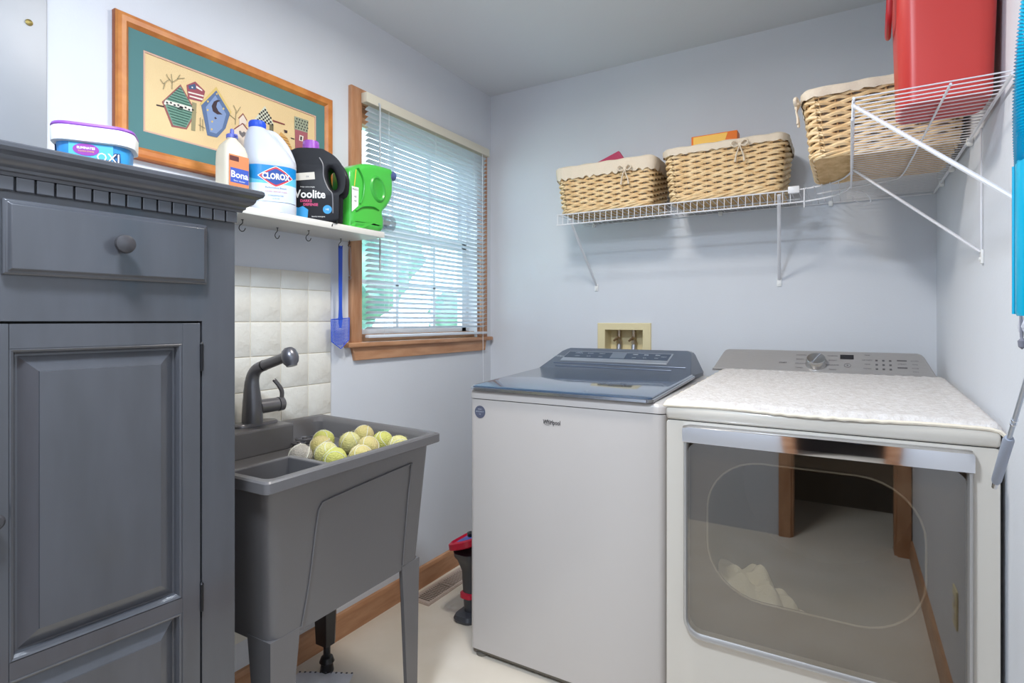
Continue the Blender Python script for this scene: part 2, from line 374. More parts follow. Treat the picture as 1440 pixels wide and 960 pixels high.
PIC = [
  ("pinkish",[(-1.673,1.906),(-1.626,1.839),(-1.655,1.780),(-1.698,1.775),(-1.725,1.838)]),
  ("green",[(-1.673,1.900),(-1.631,1.839),(-1.657,1.784),(-1.694,1.781),(-1.720,1.840)]),
  ("white",[(-1.715,1.847),(-1.642,1.850),(-1.627,1.844),(-1.631,1.837),(-1.720,1.833)]),
  ("dark",[(-1.683,1.831),(-1.673,1.844),(-1.665,1.841),(-1.668,1.832)]),
  ("dark",[(-1.740,1.826),(-1.719,1.828),(-1.719,1.824),(-1.740,1.822)]),
  ("post",[(-1.639,1.866),(-1.626,1.866),(-1.630,1.782),(-1.642,1.781)]),
  ("flagred",[(-1.656,1.910),(-1.630,1.930),(-1.600,1.911),(-1.608,1.876),(-1.651,1.872)]),
  ("white",[(-1.651,1.893),(-1.604,1.897),(-1.605,1.893),(-1.651,1.889)]),
  ("white",[(-1.627,1.919),(-1.609,1.912),(-1.609,1.908),(-1.627,1.912)]),
  ("white",[(-1.647,1.883),(-1.607,1.886),(-1.608,1.881),(-1.647,1.879)]),
  ("navy",[(-1.651,1.910),(-1.631,1.923),(-1.627,1.907),(-1.648,1.901)]),
  ("white",[(-1.641,1.911),(-1.637,1.911),(-1.637,1.907),(-1.641,1.907)]),
  ("yellow",[(-1.615,1.870),(-1.565,1.937),(-1.515,1.875),(-1.520,1.865),(-1.565,1.926),(-1.611,1.864)]),
  ("bluehouse",[(-1.565,1.926),(-1.520,1.869),(-1.535,1.818),(-1.562,1.782),(-1.593,1.780),(-1.612,1.865)]),
  ("bluelight",[(-1.568,1.910),(-1.533,1.863),(-1.546,1.815),(-1.565,1.793),(-1.585,1.793),(-1.598,1.864)]),
  ("dark",[(-1.562,1.898),(-1.573,1.889),(-1.580,1.873),(-1.576,1.858),(-1.562,1.853),(-1.545,1.858),(-1.558,1.864),(-1.565,1.875),(-1.562,1.890),(-1.551,1.899)]),
  ("dark",[(-1.572,1.839),(-1.568,1.844),(-1.563,1.840),(-1.568,1.836)]),
  ("yellow",[(-1.595,1.882),(-1.592,1.887),(-1.588,1.884),(-1.592,1.879)]),
  ("yellow",[(-1.596,1.856),(-1.592,1.861),(-1.589,1.858),(-1.592,1.853)]),
  ("yellow",[(-1.582,1.825),(-1.578,1.830),(-1.575,1.827),(-1.578,1.822)]),
  ("yellow",[(-1.583,1.801),(-1.580,1.806),(-1.576,1.803),(-1.580,1.798)]),
  ("yellow",[(-1.545,1.876),(-1.542,1.881),(-1.538,1.878),(-1.542,1.873)]),
  ("yellow",[(-1.567,1.914),(-1.563,1.919),(-1.560,1.917),(-1.563,1.912)]),
  ("red",[(-1.478,1.853),(-1.450,1.831),(-1.452,1.827),(-1.478,1.848),(-1.506,1.822),(-1.506,1.826)]),
  ("paleh",[(-1.478,1.848),(-1.454,1.828),(-1.455,1.777),(-1.506,1.775),(-1.506,1.822)]),
  ("red",[(-1.476,1.884),(-1.461,1.866),(-1.463,1.863),(-1.476,1.880),(-1.491,1.862),(-1.492,1.864)]),
  ("paleh",[(-1.476,1.879),(-1.464,1.864),(-1.465,1.848),(-1.478,1.852),(-1.489,1.841),(-1.489,1.862)]),
  ("grey",[(-1.490,1.823),(-1.485,1.825),(-1.480,1.820),(-1.473,1.826),(-1.466,1.823),(-1.468,1.815),(-1.478,1.805),(-1.489,1.814)]),
  ("checker",[(-1.397,1.933),(-1.363,1.880),(-1.438,1.873)]),
  ("post",[(-1.379,1.877),(-1.364,1.881),(-1.366,1.790),(-1.380,1.790)]),
  ("red",[(-1.367,1.896),(-1.319,1.896),(-1.320,1.892),(-1.367,1.891)]),
  ("ochre",[(-1.335,1.864),(-1.308,1.850),(-1.288,1.812),(-1.290,1.775),(-1.360,1.775),(-1.361,1.822)]),
  ("dark",[(-1.335,1.817),(-1.322,1.818),(-1.323,1.806),(-1.334,1.807)]),
  ("dark",[(-1.323,1.875),(-1.309,1.876),(-1.310,1.867),(-1.320,1.866)]),
  ("rosered",[(-1.278,1.891),(-1.224,1.893),(-1.226,1.790),(-1.276,1.790)]),
  ("greytile",[(-1.280,1.935),(-1.221,1.937),(-1.224,1.892),(-1.280,1.890)]),
  ("white",[(-1.259,1.875),(-1.242,1.875),(-1.245,1.856),(-1.261,1.855)]),
  ("dark",[(-1.256,1.871),(-1.248,1.872),(-1.249,1.858),(-1.257,1.858)]),
  ("dark",[(-1.295,1.856),(-1.280,1.856),(-1.281,1.853),(-1.295,1.853)])]
TW = [[(-1.698,1.883),(-1.697,1.907),(-1.700,1.926)],[(-1.697,1.902),(-1.710,1.914),(-1.713,1.921)],[(-1.705,1.909),(-1.722,1.890),(-1.730,1.900)],
 [(-1.695,1.905),(-1.680,1.920),(-1.662,1.928)],[(-1.683,1.917),(-1.675,1.933)],[(-1.717,1.894),(-1.722,1.875)],[(-1.503,1.839),(-1.500,1.885),(-1.509,1.899)],
 [(-1.500,1.874),(-1.485,1.901)],[(-1.503,1.856),(-1.524,1.866)],[(-1.615,1.787),(-1.615,1.827)],[(-1.607,1.789),(-1.608,1.824)],[(-1.601,1.799),(-1.620,1.804)]]
pcol = dict(pinkish=(150, 92, 90), green=(112, 150, 132), white=(228, 220, 208), dark=(66, 52, 56), flagred=(150, 80, 88), navy=(74, 92, 122), post=(150, 142, 108), yellow=(210, 182, 110),
            bluehouse=(92, 112, 146), bluelight=(128, 148, 184), red=(132, 66, 66), paleh=(222, 206, 190), grey=(118, 112, 112), checker=(206, 206, 186), ochre=(206, 160, 96), rosered=(160, 92, 100), greytile=(150, 156, 134), twig=(158, 146, 112), stripe=(78, 112, 100), black=(52, 50, 50), ochred=(160, 112, 62))
pn = list(pcol); b = bm_()
def flat(pts, c, d): prism(b, [(d, y, z) for y, z in pts], (.0006, 0, 0), mi=pn.index(c))
for i, (c, pts) in enumerate(PIC): flat(pts, c, .0101+i*.00004)
def band(y0, y1, z0, z1, c): flat([(y0, z0), (y1, z0), (y1, z1), (y0, z1)], c, .0119)
for i in range(7):
    z = 1.787+i*.0078; w = .018+i*.0032; band(-1.676-w, -1.676+w, z, z+.0022, 'stripe')
for i in range(6):
    z = 1.852+i*.0078; w = .034-i*.0057; band(-1.675-w, -1.675+w, z, z+.0022, 'stripe')
for i in range(8): band(-1.714+i*.0105, -1.709+i*.0105, 1.838+(i % 2)*.003, 1.842+(i % 2)*.003, 'black')
for i in range(9):
    z = 1.779+i*.0085; w = .034 if z < 1.82 else .034*(1.866-z)/.046
    if w > .003: band(-1.325-w, -1.325+w, z, z+.002, 'ochred')
for r in range(8):
    z = 1.876+r*.0068; w = .036*(1-r/8.3)
    k = -5
    while k < 6:
        y = -1.399+k*.0136+(r % 2)*.0068
        if abs(y+1.399) < w-.002: band(y, y+.0062, z, z+.0062, 'black')
        k += 1
for r in range(4):
    for k in range(5): band(-1.277+k*.0115+(r % 2)*.004, -1.272+k*.0115+(r % 2)*.004, 1.896+r*.010, 1.901+r*.010, 'black')
for k in range(3): band(-1.378+k*.005, -1.376+k*.005, 1.79, 1.876, 'black')
for p in TW:
    for (y0, z0), (y1, z1) in zip(p, p[1:]):
        dx, dz = y1-y0, z1-z0; L = math.hypot(dx, dz); nx, nz = -dz/L*.0009, dx/L*.0009
        flat([(y0+nx, z0+nz), (y0-nx, z0-nz), (y1-nx, z1-nz), (y1+nx, z1+nz)], 'twig', .0119)
obj('embroidery', b, [mat('thread_'+k, v, .95) for k, v in pcol.items()], t, smooth=False)

# ------------------------------------------------------------------ cabinet (local: x out of its front, y to the right, z up)
t = thing('cabinet', 'tall charcoal painted wooden cabinet with crown moulding and panelled doors', 'cabinet', (.62, -1.90, 0), math.radians(-4.3))
CW = .766
b = bm_(); box(b, -.545, -.022, -CW, 0, 0, 1.436); obj('carcass', b, CAB, t, local=True, smooth=False)
b = bm_(); box(b, -.0222, -.0205, -CW+.03, -.03, .05, 1.25); obj('shadow_gap', b, CABG, t, local=True, smooth=False)
b = bm_(); box(b, -.0205, 0, -.064, 0, 0, 1.435); box(b, -.0205, 0, -CW, -.702, 0, 1.435); box(b, -.0205, 0, -.702, -.064, 1.217, 1.435); box(b, -.0205, 0, -.702, -.064, 0, .09)
obj('face_frame', b, CAB, t, local=True, smooth=False)
for y1 in (-.059, -.407):
    y0 = y1-.300; b = bm_()
    loft(b, [[(x, y, z) for y, z in ((y0+i, 1.287+i), (y1-i, 1.287+i), (y1-i, 1.401-i), (y0+i, 1.401-i))] for i, x in ((0, 0), (0, .009), (.003, .012), (.005, .012), (.009, .017))])
    d = obj('drawer', b, CAB, t, local=True, ang=20, bevel=.0008)
    b = bm_(); lathe(b, [(.007, 0), (.006, .008), (.007, .012), (.0135, .016), (.016, .022), (.0145, .027), (.008, .030), (.0005, .031)], (.017, (y0+y1)/2, 1.346), (1, 0, 0), 24); obj('knob', b, mat('dark_knob', (62, 60, 62), .25), d, local=True)
for k, (y0, y1) in enumerate(((-.382, -.067), (-.699, -.385))):
    b = bm_(); zr = (.093, .128, .672, .699, 1.175, 1.213); st0, st1 = (.033, .033) if k == 0 else (.033, .033)
    box(b, -.020, 0, y0, y0+st0, zr[0], zr[5], bev=.0012, seg=1); box(b, -.020, 0, y1-st1, y1, zr[0], zr[5], bev=.0012, seg=1)
    for a, c in ((zr[0], zr[1]), (zr[2], zr[3]), (zr[4], zr[5])): box(b, -.020, 0, y0+st0, y1-st1, a, c)
    d = obj('door', b, CAB, t, local=True, smooth=False)
    for a, c in ((zr[1], zr[2]), (zr[3], zr[4])):
        b = bm_(); u0, u1 = y0+st0, y1-st1
        loft(b, [[(x, y, z) for y, z in ((u0+i, a+i), (u1-i, a+i), (u1-i, c-i), (u0+i, c-i))] for i, x in ((0, -.018), (0, -.001), (.002, .0005), (.005, -.001), (.008, -.007), (.009, -.013), (.012, -.013), (.036, -.0025), (.0368, -.0005))], cap1=True)
        obj('panel', b, CAB, d, local=True, ang=15)
    for z in (1.147, .686, .22):
        b = bm_(); yh = y1+.0015 if k == 0 else y0-.0015; cyl(b, (.0015, yh, z-.026), (.0015, yh, z+.026), .003, n=8); cyl(b, (.0015, yh, z+.026), (.0015, yh, z+.030), .004, .001, n=8); obj('hinge', b, IRON, d, local=True)
    b = bm_(); yk = y0+.012 if k == 0 else y1-.012; lathe(b, [(.006, 0), (.005, .007), (.011, .014), (.0125, .020), (.009, .025), (.0005, .026)], (0, yk, .922), (1, 0, 0), 20); obj('knob', b, MATS['dark_knob'], d, local=True)
b = bm_(); box(b, 0, .010, 0, .0218, 0, .0215, bev=.001, seg=1); dme = None
for i in range(31):
    if dme is None: o = obj('dentil', b, CAB, t, local=True, smooth=False); dme = o.data
    else: o = bpy.data.objects.new('dentil', dme); COL.objects.link(o); o.parent = t
    o.location = (0, -.0218-i*.0247, 1.4135)
prof = [(0, 1.405), (.012, 1.4352), (.014, 1.439), (.018, 1.4405), (.019, 1.444), (.024, 1.446), (.031, 1.449), (.035, 1.4535), (.036, 1.457), (.040, 1.4585), (.047, 1.461), (.050, 1.4655), (.049, 1.470), (.045, 1.472), (-.03, 1.472)]
prof = [(o*.82, 1.4352+(z-1.4352)*1.22) for o, z in prof]; prof[0] = (0, 1.4352); prof[-1] = (-.03, 1.480)
b = bm_(); loft(b, [[(-.545, -CW-o, z), (o, -CW-o, z), (o, o, z), (-.545, o, z)] for o, z in prof], close=True); obj('crown_moulding', b, CAB, t, local=True, ang=30)
# ------------------------------------------------------------------ things on the cabinet: stain remover tub
LBL = lambda n, c, r=.4: mat(n, c, r)
t = thing('powder_tub', 'blue and white laundry powder tub with purple rimmed lid on the cabinet', 'tub', (.33, -2.022, 1.480), math.radians(-33)); t.scale = (.84, .84, .93)
b = bm_(); R = lambda w, h, z, r: [(y, x, z) for x, y in rrect(w, h, r, 6)]
loft(b, [R(.135, .095, 0, .03), R(.140, .10, .004, .032), R(.152, .112, .112, .036)]); obj('tub_body', b, mat('tub_blue', (40, 120, 196), .35, c2=(60, 160, 220), vscale=9), t, local=True)
b = bm_(); loft(b, [R(.162, .122, .103, .038), R(.170, .130, .105, .042), R(.172, .132, .134, .043), R(.168, .128, .137, .042)], cap0=True); lid = obj('lid', b, WPL, t, local=True)
b = bm_(); loft(b, [R(.170, .130, .1365, .043), R(.172, .132, .139, .043), R(.168, .128, .144, .042), R(.15, .11, .146, .036)]); obj('lid_rim', b, mat('purple_rim', (140, 78, 176), .4), lid, local=True)
def tubpt(a, z):  # a along the front face (x'), local +x side is the front
    s = .0
    return (.0, a, z)
b = bm_()
fx = lambda z: .051+.006*(z/.112)
def pat(y0, y1, z0, z1, mi, d=0): prism(b, [(fx(z0)+.0006+d, y0, z0), (fx(z0)+.0006+d, y1, z0), (fx(z1)+.0006+d, y1, z1), (fx(z1)+.0006+d, y0, z1)], (.0003, 0, 0), mi=mi)
pat(-.044, .044, .004, .102, 0)
ff = lambda x, y, z: (fx(.07)+.0016+y*.05, x, .0+y)
e = [(fx(.088)+.0012+.05*(.011*math.sin(a)), -.010+.026*math.cos(a), .088+.013*math.sin(a)) for a in [2*PI*k/20 for k in range(20)]]; prism(b, e, (.0004, 0, 0), mi=1)
text(b, 'ELIMINATES', .0068, lambda x, y, z: (fx(.09)+.0022, x-.010, .091+y), mi=2, bold=.0002)
text(b, 'TOUGH STAINS', .0045, lambda x, y, z: (fx(.085)+.0022, x-.010, .084+y), mi=4)
text(b, 'OXI', .027, lambda x, y, z: (fx(.05)+.0014+z, x+.034, .074+y), mi=3, bold=.0022)
text(b, 'OXI', .027, lambda x, y, z: (fx(.05)+.0024+z, x+.034, .074+y), mi=2)
obj('label', b, [LBL('lbl_sky', (86, 180, 226)), LBL('lbl_magenta', (150, 62, 160)), LBL('lbl_white', (240, 240, 238)), LBL('lbl_navy', (34, 48, 92)), LBL('lbl_yellow', (236, 196, 70))], t, local=True, smooth=False)
b = bm_(); prism(b, [(-.012, -.0738, .03), (.028, -.0738, .03), (.028, -.0755, .100), (-.012, -.0755, .100)], (0, -.0012, 0), mi=0); prism(b, [(-.006, -.0752, .060), (.020, -.0752, .060), (.020, -.0762, .094), (-.006, -.0762, .094)], (0, -.001, 0), mi=1)
obj('side_label', b, [MATS['lbl_navy'], MATS['lbl_yellow']], t, local=True, smooth=False)

# ------------------------------------------------------------------ wall shelf and hooks
t = thing('wall_shelf', 'white painted board shelf on left wall above the tiles', 'shelf', (0, -1.5, 1.525))
b = bm_(); box(b, 0, .20, -2.0, -1.03, 1.525, 1.546, bev=.0015); obj('board', b, mat('shelf_white', (222, 220, 214), .45), t)
b = bm_(); prism(b, [(0, -1.90, 1.525), (.15, -1.90, 1.525), (.15, -1.90, 1.518), (.01, -1.90, 1.40), (0, -1.90, 1.40)], (0, .018, 0)); obj('bracket', b, VINYLW, t, smooth=False)
for i, (x, y, lab, s) in enumerate(((.10, -1.537, 'black cup hook under the shelf nearest the cabinet', 1), (.06, -1.385, 'small black cup hook under shelf, second from the cabinet', .8), (.10, -1.292, 'black cup hook under shelf, third from the cabinet', 1), (.045, -1.100, 'black cup hook under the shelf holding the blue fly swatter', .9))):
    b = bm_(); p = [(x, y, 1.525), (x, y, 1.514), (x, y-.009*s, 1.505), (x, y-.011*s, 1.496), (x, y-.004*s, 1.489), (x, y+.005*s, 1.491), (x, y+.010*s, 1.500)]
    tube(b, cat(p, 4), .0013, 6); lathe(b, [(.004, 0), (.004, .0012)], (x, y, 1.5237), n=10); tag(obj('cup_hook', b, IRON), lab, 'hook', 'cup hooks under the wall shelf')
BPX = (.045, -1.1005)
t = thing('fly_swatter', 'blue plastic fly swatter hanging below the shelf by the window', 'fly swatter', (.043, -1.105, 1.49))
S0 = .0
b = bm_(); rings = []
for z, w in ((1.498, .0075), (1.493, .0085), (1.40, .0075), (1.27, .0062), (1.235, .008), (1.222, .011)):
    rings.append([(.040, -1.100-w, z), (.046, -1.100-w, z), (.046, -1.100+w, z), (.040, -1.100+w, z)])
loft(b, rings); obj('handle', b, BLUEW, t, smooth=False, bevel=.001)
b = bm_(); yc = -1.100; HW = .044
edge = [(yc-HW, 1.222), (yc+HW, 1.228), (yc+HW*.96, 1.145), (yc+.002, 1.112), (yc-HW*.96, 1.140)]
for (a, c) in zip(edge, edge[1:]+edge[:1]): tube(b, [(.043, *a), (.043, *c)], .0016, 6)
z = 1.127
while z < 1.222:
    w = HW*.97 if z > 1.143 else HW*(z-1.110)/.033
    tube(b, [(.043, yc-w, z), (.043, yc+w, z+.003)], .0013, 4); z += .0052
y = -HW+.006
while y < HW:
    zl = 1.143-.030*(1-abs(y)/HW)
    tube(b, [(.043, yc+y, zl), (.043, yc+y, 1.224)], .0010, 4); y += .0072
loft(b, [[(.0422, yc-.009, 1.222), (.0422, yc+.009, 1.222), (.0422, yc+.005, 1.19), (.0422, yc-.005, 1.19)], [(.0445, yc-.009, 1.222), (.0445, yc+.009, 1.222), (.0445, yc+.005, 1.19), (.0445, yc-.005, 1.19)]])
obj('swatter_head', b, mat('blue_mesh_plastic', (52, 92, 208), .4), t)
b = bm_(); p = [(.04, -1.052, 1.525), (.04, -1.052, 1.512), (.04, -1.060, 1.505), (.04, -1.052, 1.50), (.04, -1.045, 1.503)]; tube(b, cat(p, 3), .0012, 6)
tag(obj('cup_hook', b, IRON), 'cup hook nearest the window holding the thin wire loop', 'hook', 'cup hooks under the wall shelf')
b = bm_(); tube(b, cat([(.04, -1.053, 1.502), (.04, -1.060, 1.47), (.04, -1.057, 1.40), (.04, -1.052, 1.39), (.04, -1.048, 1.40), (.04, -1.046, 1.47)], 5, True), .0009, 5, cyc=True); tube(b, cat([(.04, -1.052+.007*math.cos(a), 1.383+.007*math.sin(a)) for a in [k*PI/4 for k in range(8)]], 2, True), .0009, 5, cyc=True)
tag(obj('wire_loop', b, GREYM), 'thin grey wire loop hanging beside the blue swatter at the window casing', 'wire loop')

# ------------------------------------------------------------------ bottles on the shelf
SZ = 1.546
# floor cleaner bottle: cream, slanted shoulders, blue cap
t = thing('cleaner_bottle', 'cream floor cleaner bottle with blue nozzle and orange label on shelf', 'bottle', (.13, -1.59, SZ), math.radians(0))
b = bm_()
loft(b, [[(y, x, z) for x, y in rrect(w, d, r)] for w, d, z, r in ((.070, .060, 0, .012), (.076, .064, .004, .016), (.076, .064, .13, .016), (.074, .062, .16, .016), (.062, .052, .180, .016), (.040, .036, .194, .014), (.028, .028, .200, .0135), (.028, .028, .206, .0135))], cap1=True)
obj('body', b, mat('cream_bottle', (218, 210, 190), .4), t, local=True)
b = bm_(); lathe(b, [(.016, .205), (.016, .214), (.013, .217), (.006, .219), (.005, .232), (.002, .234)], n=20); box(b, -.006, .022, -.004, .004, .209, .215, bev=.002); obj('nozzle', b, mat('periwinkle_cap', (92, 104, 190), .4), t, local=True)
b = bm_()
box(b, .0318, .0325, -.030, .032, .03, .150, mi=0); box(b, .0322, .0329, -.026, .031, .070, .112, mi=1); box(b, .0322, .0329, -.028, .0, .132, .146, mi=3)
text(b, 'Bona', .027, lambda x, y, z: (.0332, x+.002, .093+y), mi=2, bold=.0006); text(b, 'floor cleaner', .007, lambda x, y, z: (.0332, x+.002, .076+y), mi=2)
obj('label', b, [LBL('lbl_orange', (214, 136, 92)), LBL('lbl_blue', (62, 92, 184)), MATS['lbl_white'], LBL('lbl_brown', (96, 50, 50))], t, local=True, smooth=False)
# bleach bottle
t = thing('bleach_bottle', 'white bleach jug with blue cap and blue label on wall shelf', 'bottle', (.115, -1.452, SZ), math.radians(-32))
def ring(w, d, z, r, oy=0, ox=0): return [(y+ox, x+oy, z) for x, y in rrect(w, d, r, 7)]
JUG = [(.140, .112, 0, .04, 0), (.152, .124, .006, .05, 0), (.154, .126, .03, .052, 0), (.152, .124, .033, .052, 0), (.152, .124, .148, .052, 0), (.154, .126, .152, .052, 0), (.150, .122, .170, .052, -.002), (.132, .110, .200, .050, -.011), (.106, .092, .228, .044, -.022), (.078, .074, .252, .036, -.031), (.054, .054, .268, .026, -.036), (.046, .046, .272, .0225, -.037)]
b = bm_(); loft(b, [ring(*q[:4], oy=q[4]) for q in JUG]); obj('body', b, mat('hdpe_white', (200, 206, 218), .35), t, local=True)
b = bm_(); tube(b, cat([(0, -.018, .258), (0, .012, .254), (0, .042, .222), (0, .062, .178), (0, .064, .15)], 6), .0135, 12); obj('handle', b, MATS['hdpe_white'], t, local=True)
b = bm_(); lathe(b, [(.0235, .271), (.0245, .273), (.0245, .288), (.0225, .292), (.0005, .293)], (0, -.037, 0), n=36)
for k in range(36):
    a = 2*PI*k/36; cyl(b, (.0245*math.cos(a), -.037+.0245*math.sin(a), .274), (.0245*math.cos(a), -.037+.0245*math.sin(a), .287), .0008, n=4)
obj('cap', b, mat('royal_blue_cap', (44, 88, 214), .4), t, local=True)
def jugsurf(a, z, d=.0008):
    """a: arc length around the bleach jug from the middle of its front"""
    w, dd, r = .153, .125, .052; fw = w-2*r; x = dd/2+d; rr = r+d; s = 1 if a >= 0 else -1; q = abs(a)
    if q <= fw/2: return Vector((x, a, z))
    q -= fw/2; L = r*PI/2
    if q <= L: th = q/r; return Vector((dd/2-r+rr*math.cos(th), s*(fw/2+rr*math.sin(th)), z))
    return Vector((dd/2-r-(q-L), s*(w/2+d), z))
def lpatch(bm, surf, poly_rows, mi, d, na=24):
    rows = [[surf(a0+(a1-a0)*k/na, z, d) for k in range(na+1)] for z, a0, a1 in poly_rows]
    loft(bm, rows, close=False, cap0=False, cap1=False, mi=mi)
b = bm_()
lpatch(b, jugsurf, [(.036, -.085, .085), (.090, -.085, .085)], 0, .0008)
lpatch(b, jugsurf, [(.090, -.085, .085), (.146, -.085, .085)], 1, .0008)
K = 30
def swoosh(z): return z
rows = [[jugsurf(-.085+.17*k/K, .098+.018*((k/K-.45)*2)**2 if q == 0 else .1462, .0012) for k in range(K+1)] for q in (0, 1)]
loft(b, rows, close=False, cap0=False, cap1=False, mi=2)
def lens(hw, hh, mi, d):
    r0, r1 = [], []
    for k in range(25):
        a = -hw+2*hw*k/24; h = hh*(1-abs(a/hw)**1.25)
        r0.append(jugsurf(a+.012, .112-h, d)); r1.append(jugsurf(a+.012, .112+h, d))
    loft(b, [r0, r1], close=False, cap0=False, cap1=False, mi=mi)
lens(.052, .032, 5, .0015); lens(.049, .030, 3, .0018); lens(.043, .0245, 4, .0021)
text(b, 'CLOROX', .0200, lambda x, y, z: jugsurf(x+.012, .112+y*1.25, .0024), mi=5, bold=.0008, sx=.95)
text(b, 'Performance Bleach', .0075, lambda x, y, z: jugsurf(x+.012, .078+y, .0016), mi=6)
text(b, 'WHITENS  REMOVES STAINS', .0050, lambda x, y, z: jugsurf(x+.012, .066+y, .0016), mi=3)
text(b, 'CONCENTRATED', .0055, lambda x, y, z: jugsurf(x+.012, .054+y, .0016), mi=6)
text(b, '121 FL OZ', .0045, lambda x, y, z: jugsurf(x+.012, .045+y, .0016), mi=6)
obj('label', b, [LBL('lbl_paleblue', (206, 222, 240)), LBL('lbl_cyan', (98, 192, 228)), LBL('lbl_deepblue', (0, 130, 200)), LBL('lbl_red', (206, 52, 60)), LBL('lbl_royal', (20, 70, 150)), MATS['lbl_white'], LBL('lbl_ink', (60, 80, 140))], t, local=True, smooth=False, fix=False)
# dark detergent bottle
M = basis((.140, -1.280, SZ), (.8, .6, 0), (0, 0, 1))
t = thing('detergent_bottle', 'charcoal detergent bottle with purple cap and side handle on wall shelf', 'bottle', M=Matrix.Translation((.140, -1.280, SZ)) @ Matrix.Rotation(math.atan2(.6, .8), 4, 'Z'))
out = [(-.094, .0), (.052, .0), (.056, .006), (.058, .092), (.066, .104), (.076, .116), (.078, .160), (.066, .190), (.046, .212), (.022, .226), (.008, .231), (-.050, .232), (-.072, .226), (-.090, .212), (-.099, .190), (-.100, .008)]
out = [(p.x, p.y) for p in cat([(x, y, 0) for x, y in out], 3, True)]
hole = [(p.x, p.y) for p in cat([(.034, .172, 0), (.046, .180, 0), (.057, .160, 0), (.064, .130, 0), (.060, .112, 0), (.046, .112, 0), (.036, .140, 0)], 3, True)]
b = outline_solid('woolite', out, [hole], .074, .014, M); obj('body', b, mat('charcoal_bottle', (30, 30, 34), .35, spec=.2), t)
b = bm_(); tube(b, [M @ Vector(p) for p in cat([(.008, .214, .038), (.020, .190, .0385), (.022, .150, .0385), (.036, .112, .0385), (.050, .092, .0385), (.052, .030, .0385)], 5)], .0022, 6); obj('seam', b, mat('grey_seam', (120, 120, 126), .35), t)
b = bm_(); prof = [(.034, .222), (.036, .226), (.034, .238), (.0275, .242), (.0265, .262), (.0245, .277), (.018, .279), (.0005, .279)]
lathe(b, prof, M @ Vector((-.028, 0, 0)), (0, 0, 1), 32)
for k in range(32):
    a = 2*PI*k/32; c = M @ Vector((-.028, 0, 0)); cyl(b, c+Vector((.0272*math.cos(a), .0272*math.sin(a), .243)), c+Vector((.0252*math.cos(a), .0252*math.sin(a), .274)), .0008, n=4)
obj('cap', b, mat('purple_cap', (146, 62, 178), .35), t)
b = bm_(); F = lambda d: (lambda x, y, z=0: M @ Vector((x, y, d)))
def pf(pts, mi, d): prism(b, [M @ Vector((x, y, d)) for x, y in pts], M.to_3x3() @ Vector((0, 0, .0005)), mi=mi)
pf([(-.085, .134), (-.006, .142), (-.008, .166), (-.087, .158)], 0, .0373)
text(b, 'Woolite', .037, lambda x, y, z: M @ Vector((x-.030, .091+y, .0378)), mi=1, bold=.0009, sx=.92)
text(b, 'DARKS', .012, lambda x, y, z: M @ Vector((x-.035, .069+y, .0378)), mi=2, bold=.0004)
text(b, 'DEFENSE', .012, lambda x, y, z: M @ Vector((x-.020, .057+y, .0378)), mi=2, bold=.0004)
pf([(-.085, .012), (-.030, .012), (-.028, .040), (-.045, .052), (-.060, .046), (-.085, .056)], 3, .0373)
pf([(.034+.0145*math.cos(a), .042+.0145*math.sin(a)) for a in [k*PI/10 for k in range(20)]], 3, .0373)
text(b, 'HE', .009, lambda x, y, z: M @ Vector((x+.034, .042+y, .0380)), mi=1)
text(b, 'laundry detergent', .006, lambda x, y, z: M @ Vector((x+.005, .018+y, .0378)), mi=1); text(b, 'keeps colors bright', .006, lambda x, y, z: M @ Vector((x-.030, .116+y, .0378)), mi=1)
text(b, '50', .008, lambda x, y, z: M @ Vector((x-.07, .146+y, .0381)), mi=4); text(b, '2X', .008, lambda x, y, z: M @ Vector((x-.03, .150+y, .0381)), mi=4)
obj('label', b, [LBL('lbl_cream', (214, 208, 196)), MATS['lbl_white'], LBL('lbl_pink', (206, 72, 120)), LBL('lbl_azure', (50, 150, 210)), MATS['lbl_navy']], t, smooth=False)
# green jug lying on its side
JX = .135
M = basis((JX, 0, 0), (0, 1, 0), (0, 0, 1))
t = thing('green_jug', 'bright green detergent jug lying on its side at the shelf end', 'jug', (JX, -1.08, SZ))
out = [(-1.184, 1.556), (-1.178, 1.546), (-1.08, 1.546), (-1.040, 1.547), (-1.012, 1.560), (-1.010, 1.600), (-1.016, 1.622), (-1.000, 1.640), (-.978, 1.665), (-.962, 1.705), (-.962, 1.755), (-.966, 1.766), (-.966, 1.796), (-.985, 1.799), (-1.05, 1.796), (-1.09, 1.792), (-1.125, 1.782), (-1.155, 1.766), (-1.178, 1.756), (-1.186, 1.74), (-1.187, 1.65)]
out = [(p.x, p.y) for p in cat([(x, y, 0) for x, y in out], 3, True)]
hc = (-1.050, 1.704); hole = [(hc[0]+.024*math.cos(a)-.006*math.sin(a), hc[1]+.034*math.sin(a)) for a in [2*PI*k/24 for k in range(24)]]
gm = mat('bright_green_plastic', (72, 186, 70), .28, coat=.2)
b = outline_solid('jug', out, [], .100, .022, M); body = obj('body', b, gm, t)
b = bm_()
loft(b, [[M @ Vector((hc[0]+(.030+g)*math.cos(a)-.006*math.sin(a), hc[1]+(.040+g)*math.sin(a), d)) for a in [2*PI*k/28 for k in range(28)]] for g, d in ((.012, .046), (.006, .054), (0, .056), (-.005, .052), (-.008, .0505))], cap0=False); obj('handle_recess', b, mat('green_plastic_rim', (60, 166, 60), .3), t)
b = bm_(); tube(b, [M @ Vector(p) for p in cat([(-1.16, 1.606, .051), (-1.13, 1.625, .052), (-1.08, 1.633, .052), (-1.045, 1.626, .048)], 5)], .006, 8, flat=.5); tube(b, [M @ Vector(p) for p in cat([(-1.150, 1.760, .051), (-1.125, 1.72, .052), (-1.128, 1.665, .052), (-1.14, 1.635, .051)], 5)], .006, 8, flat=.5); obj('ridge', b, MATS['green_plastic_rim'], t)
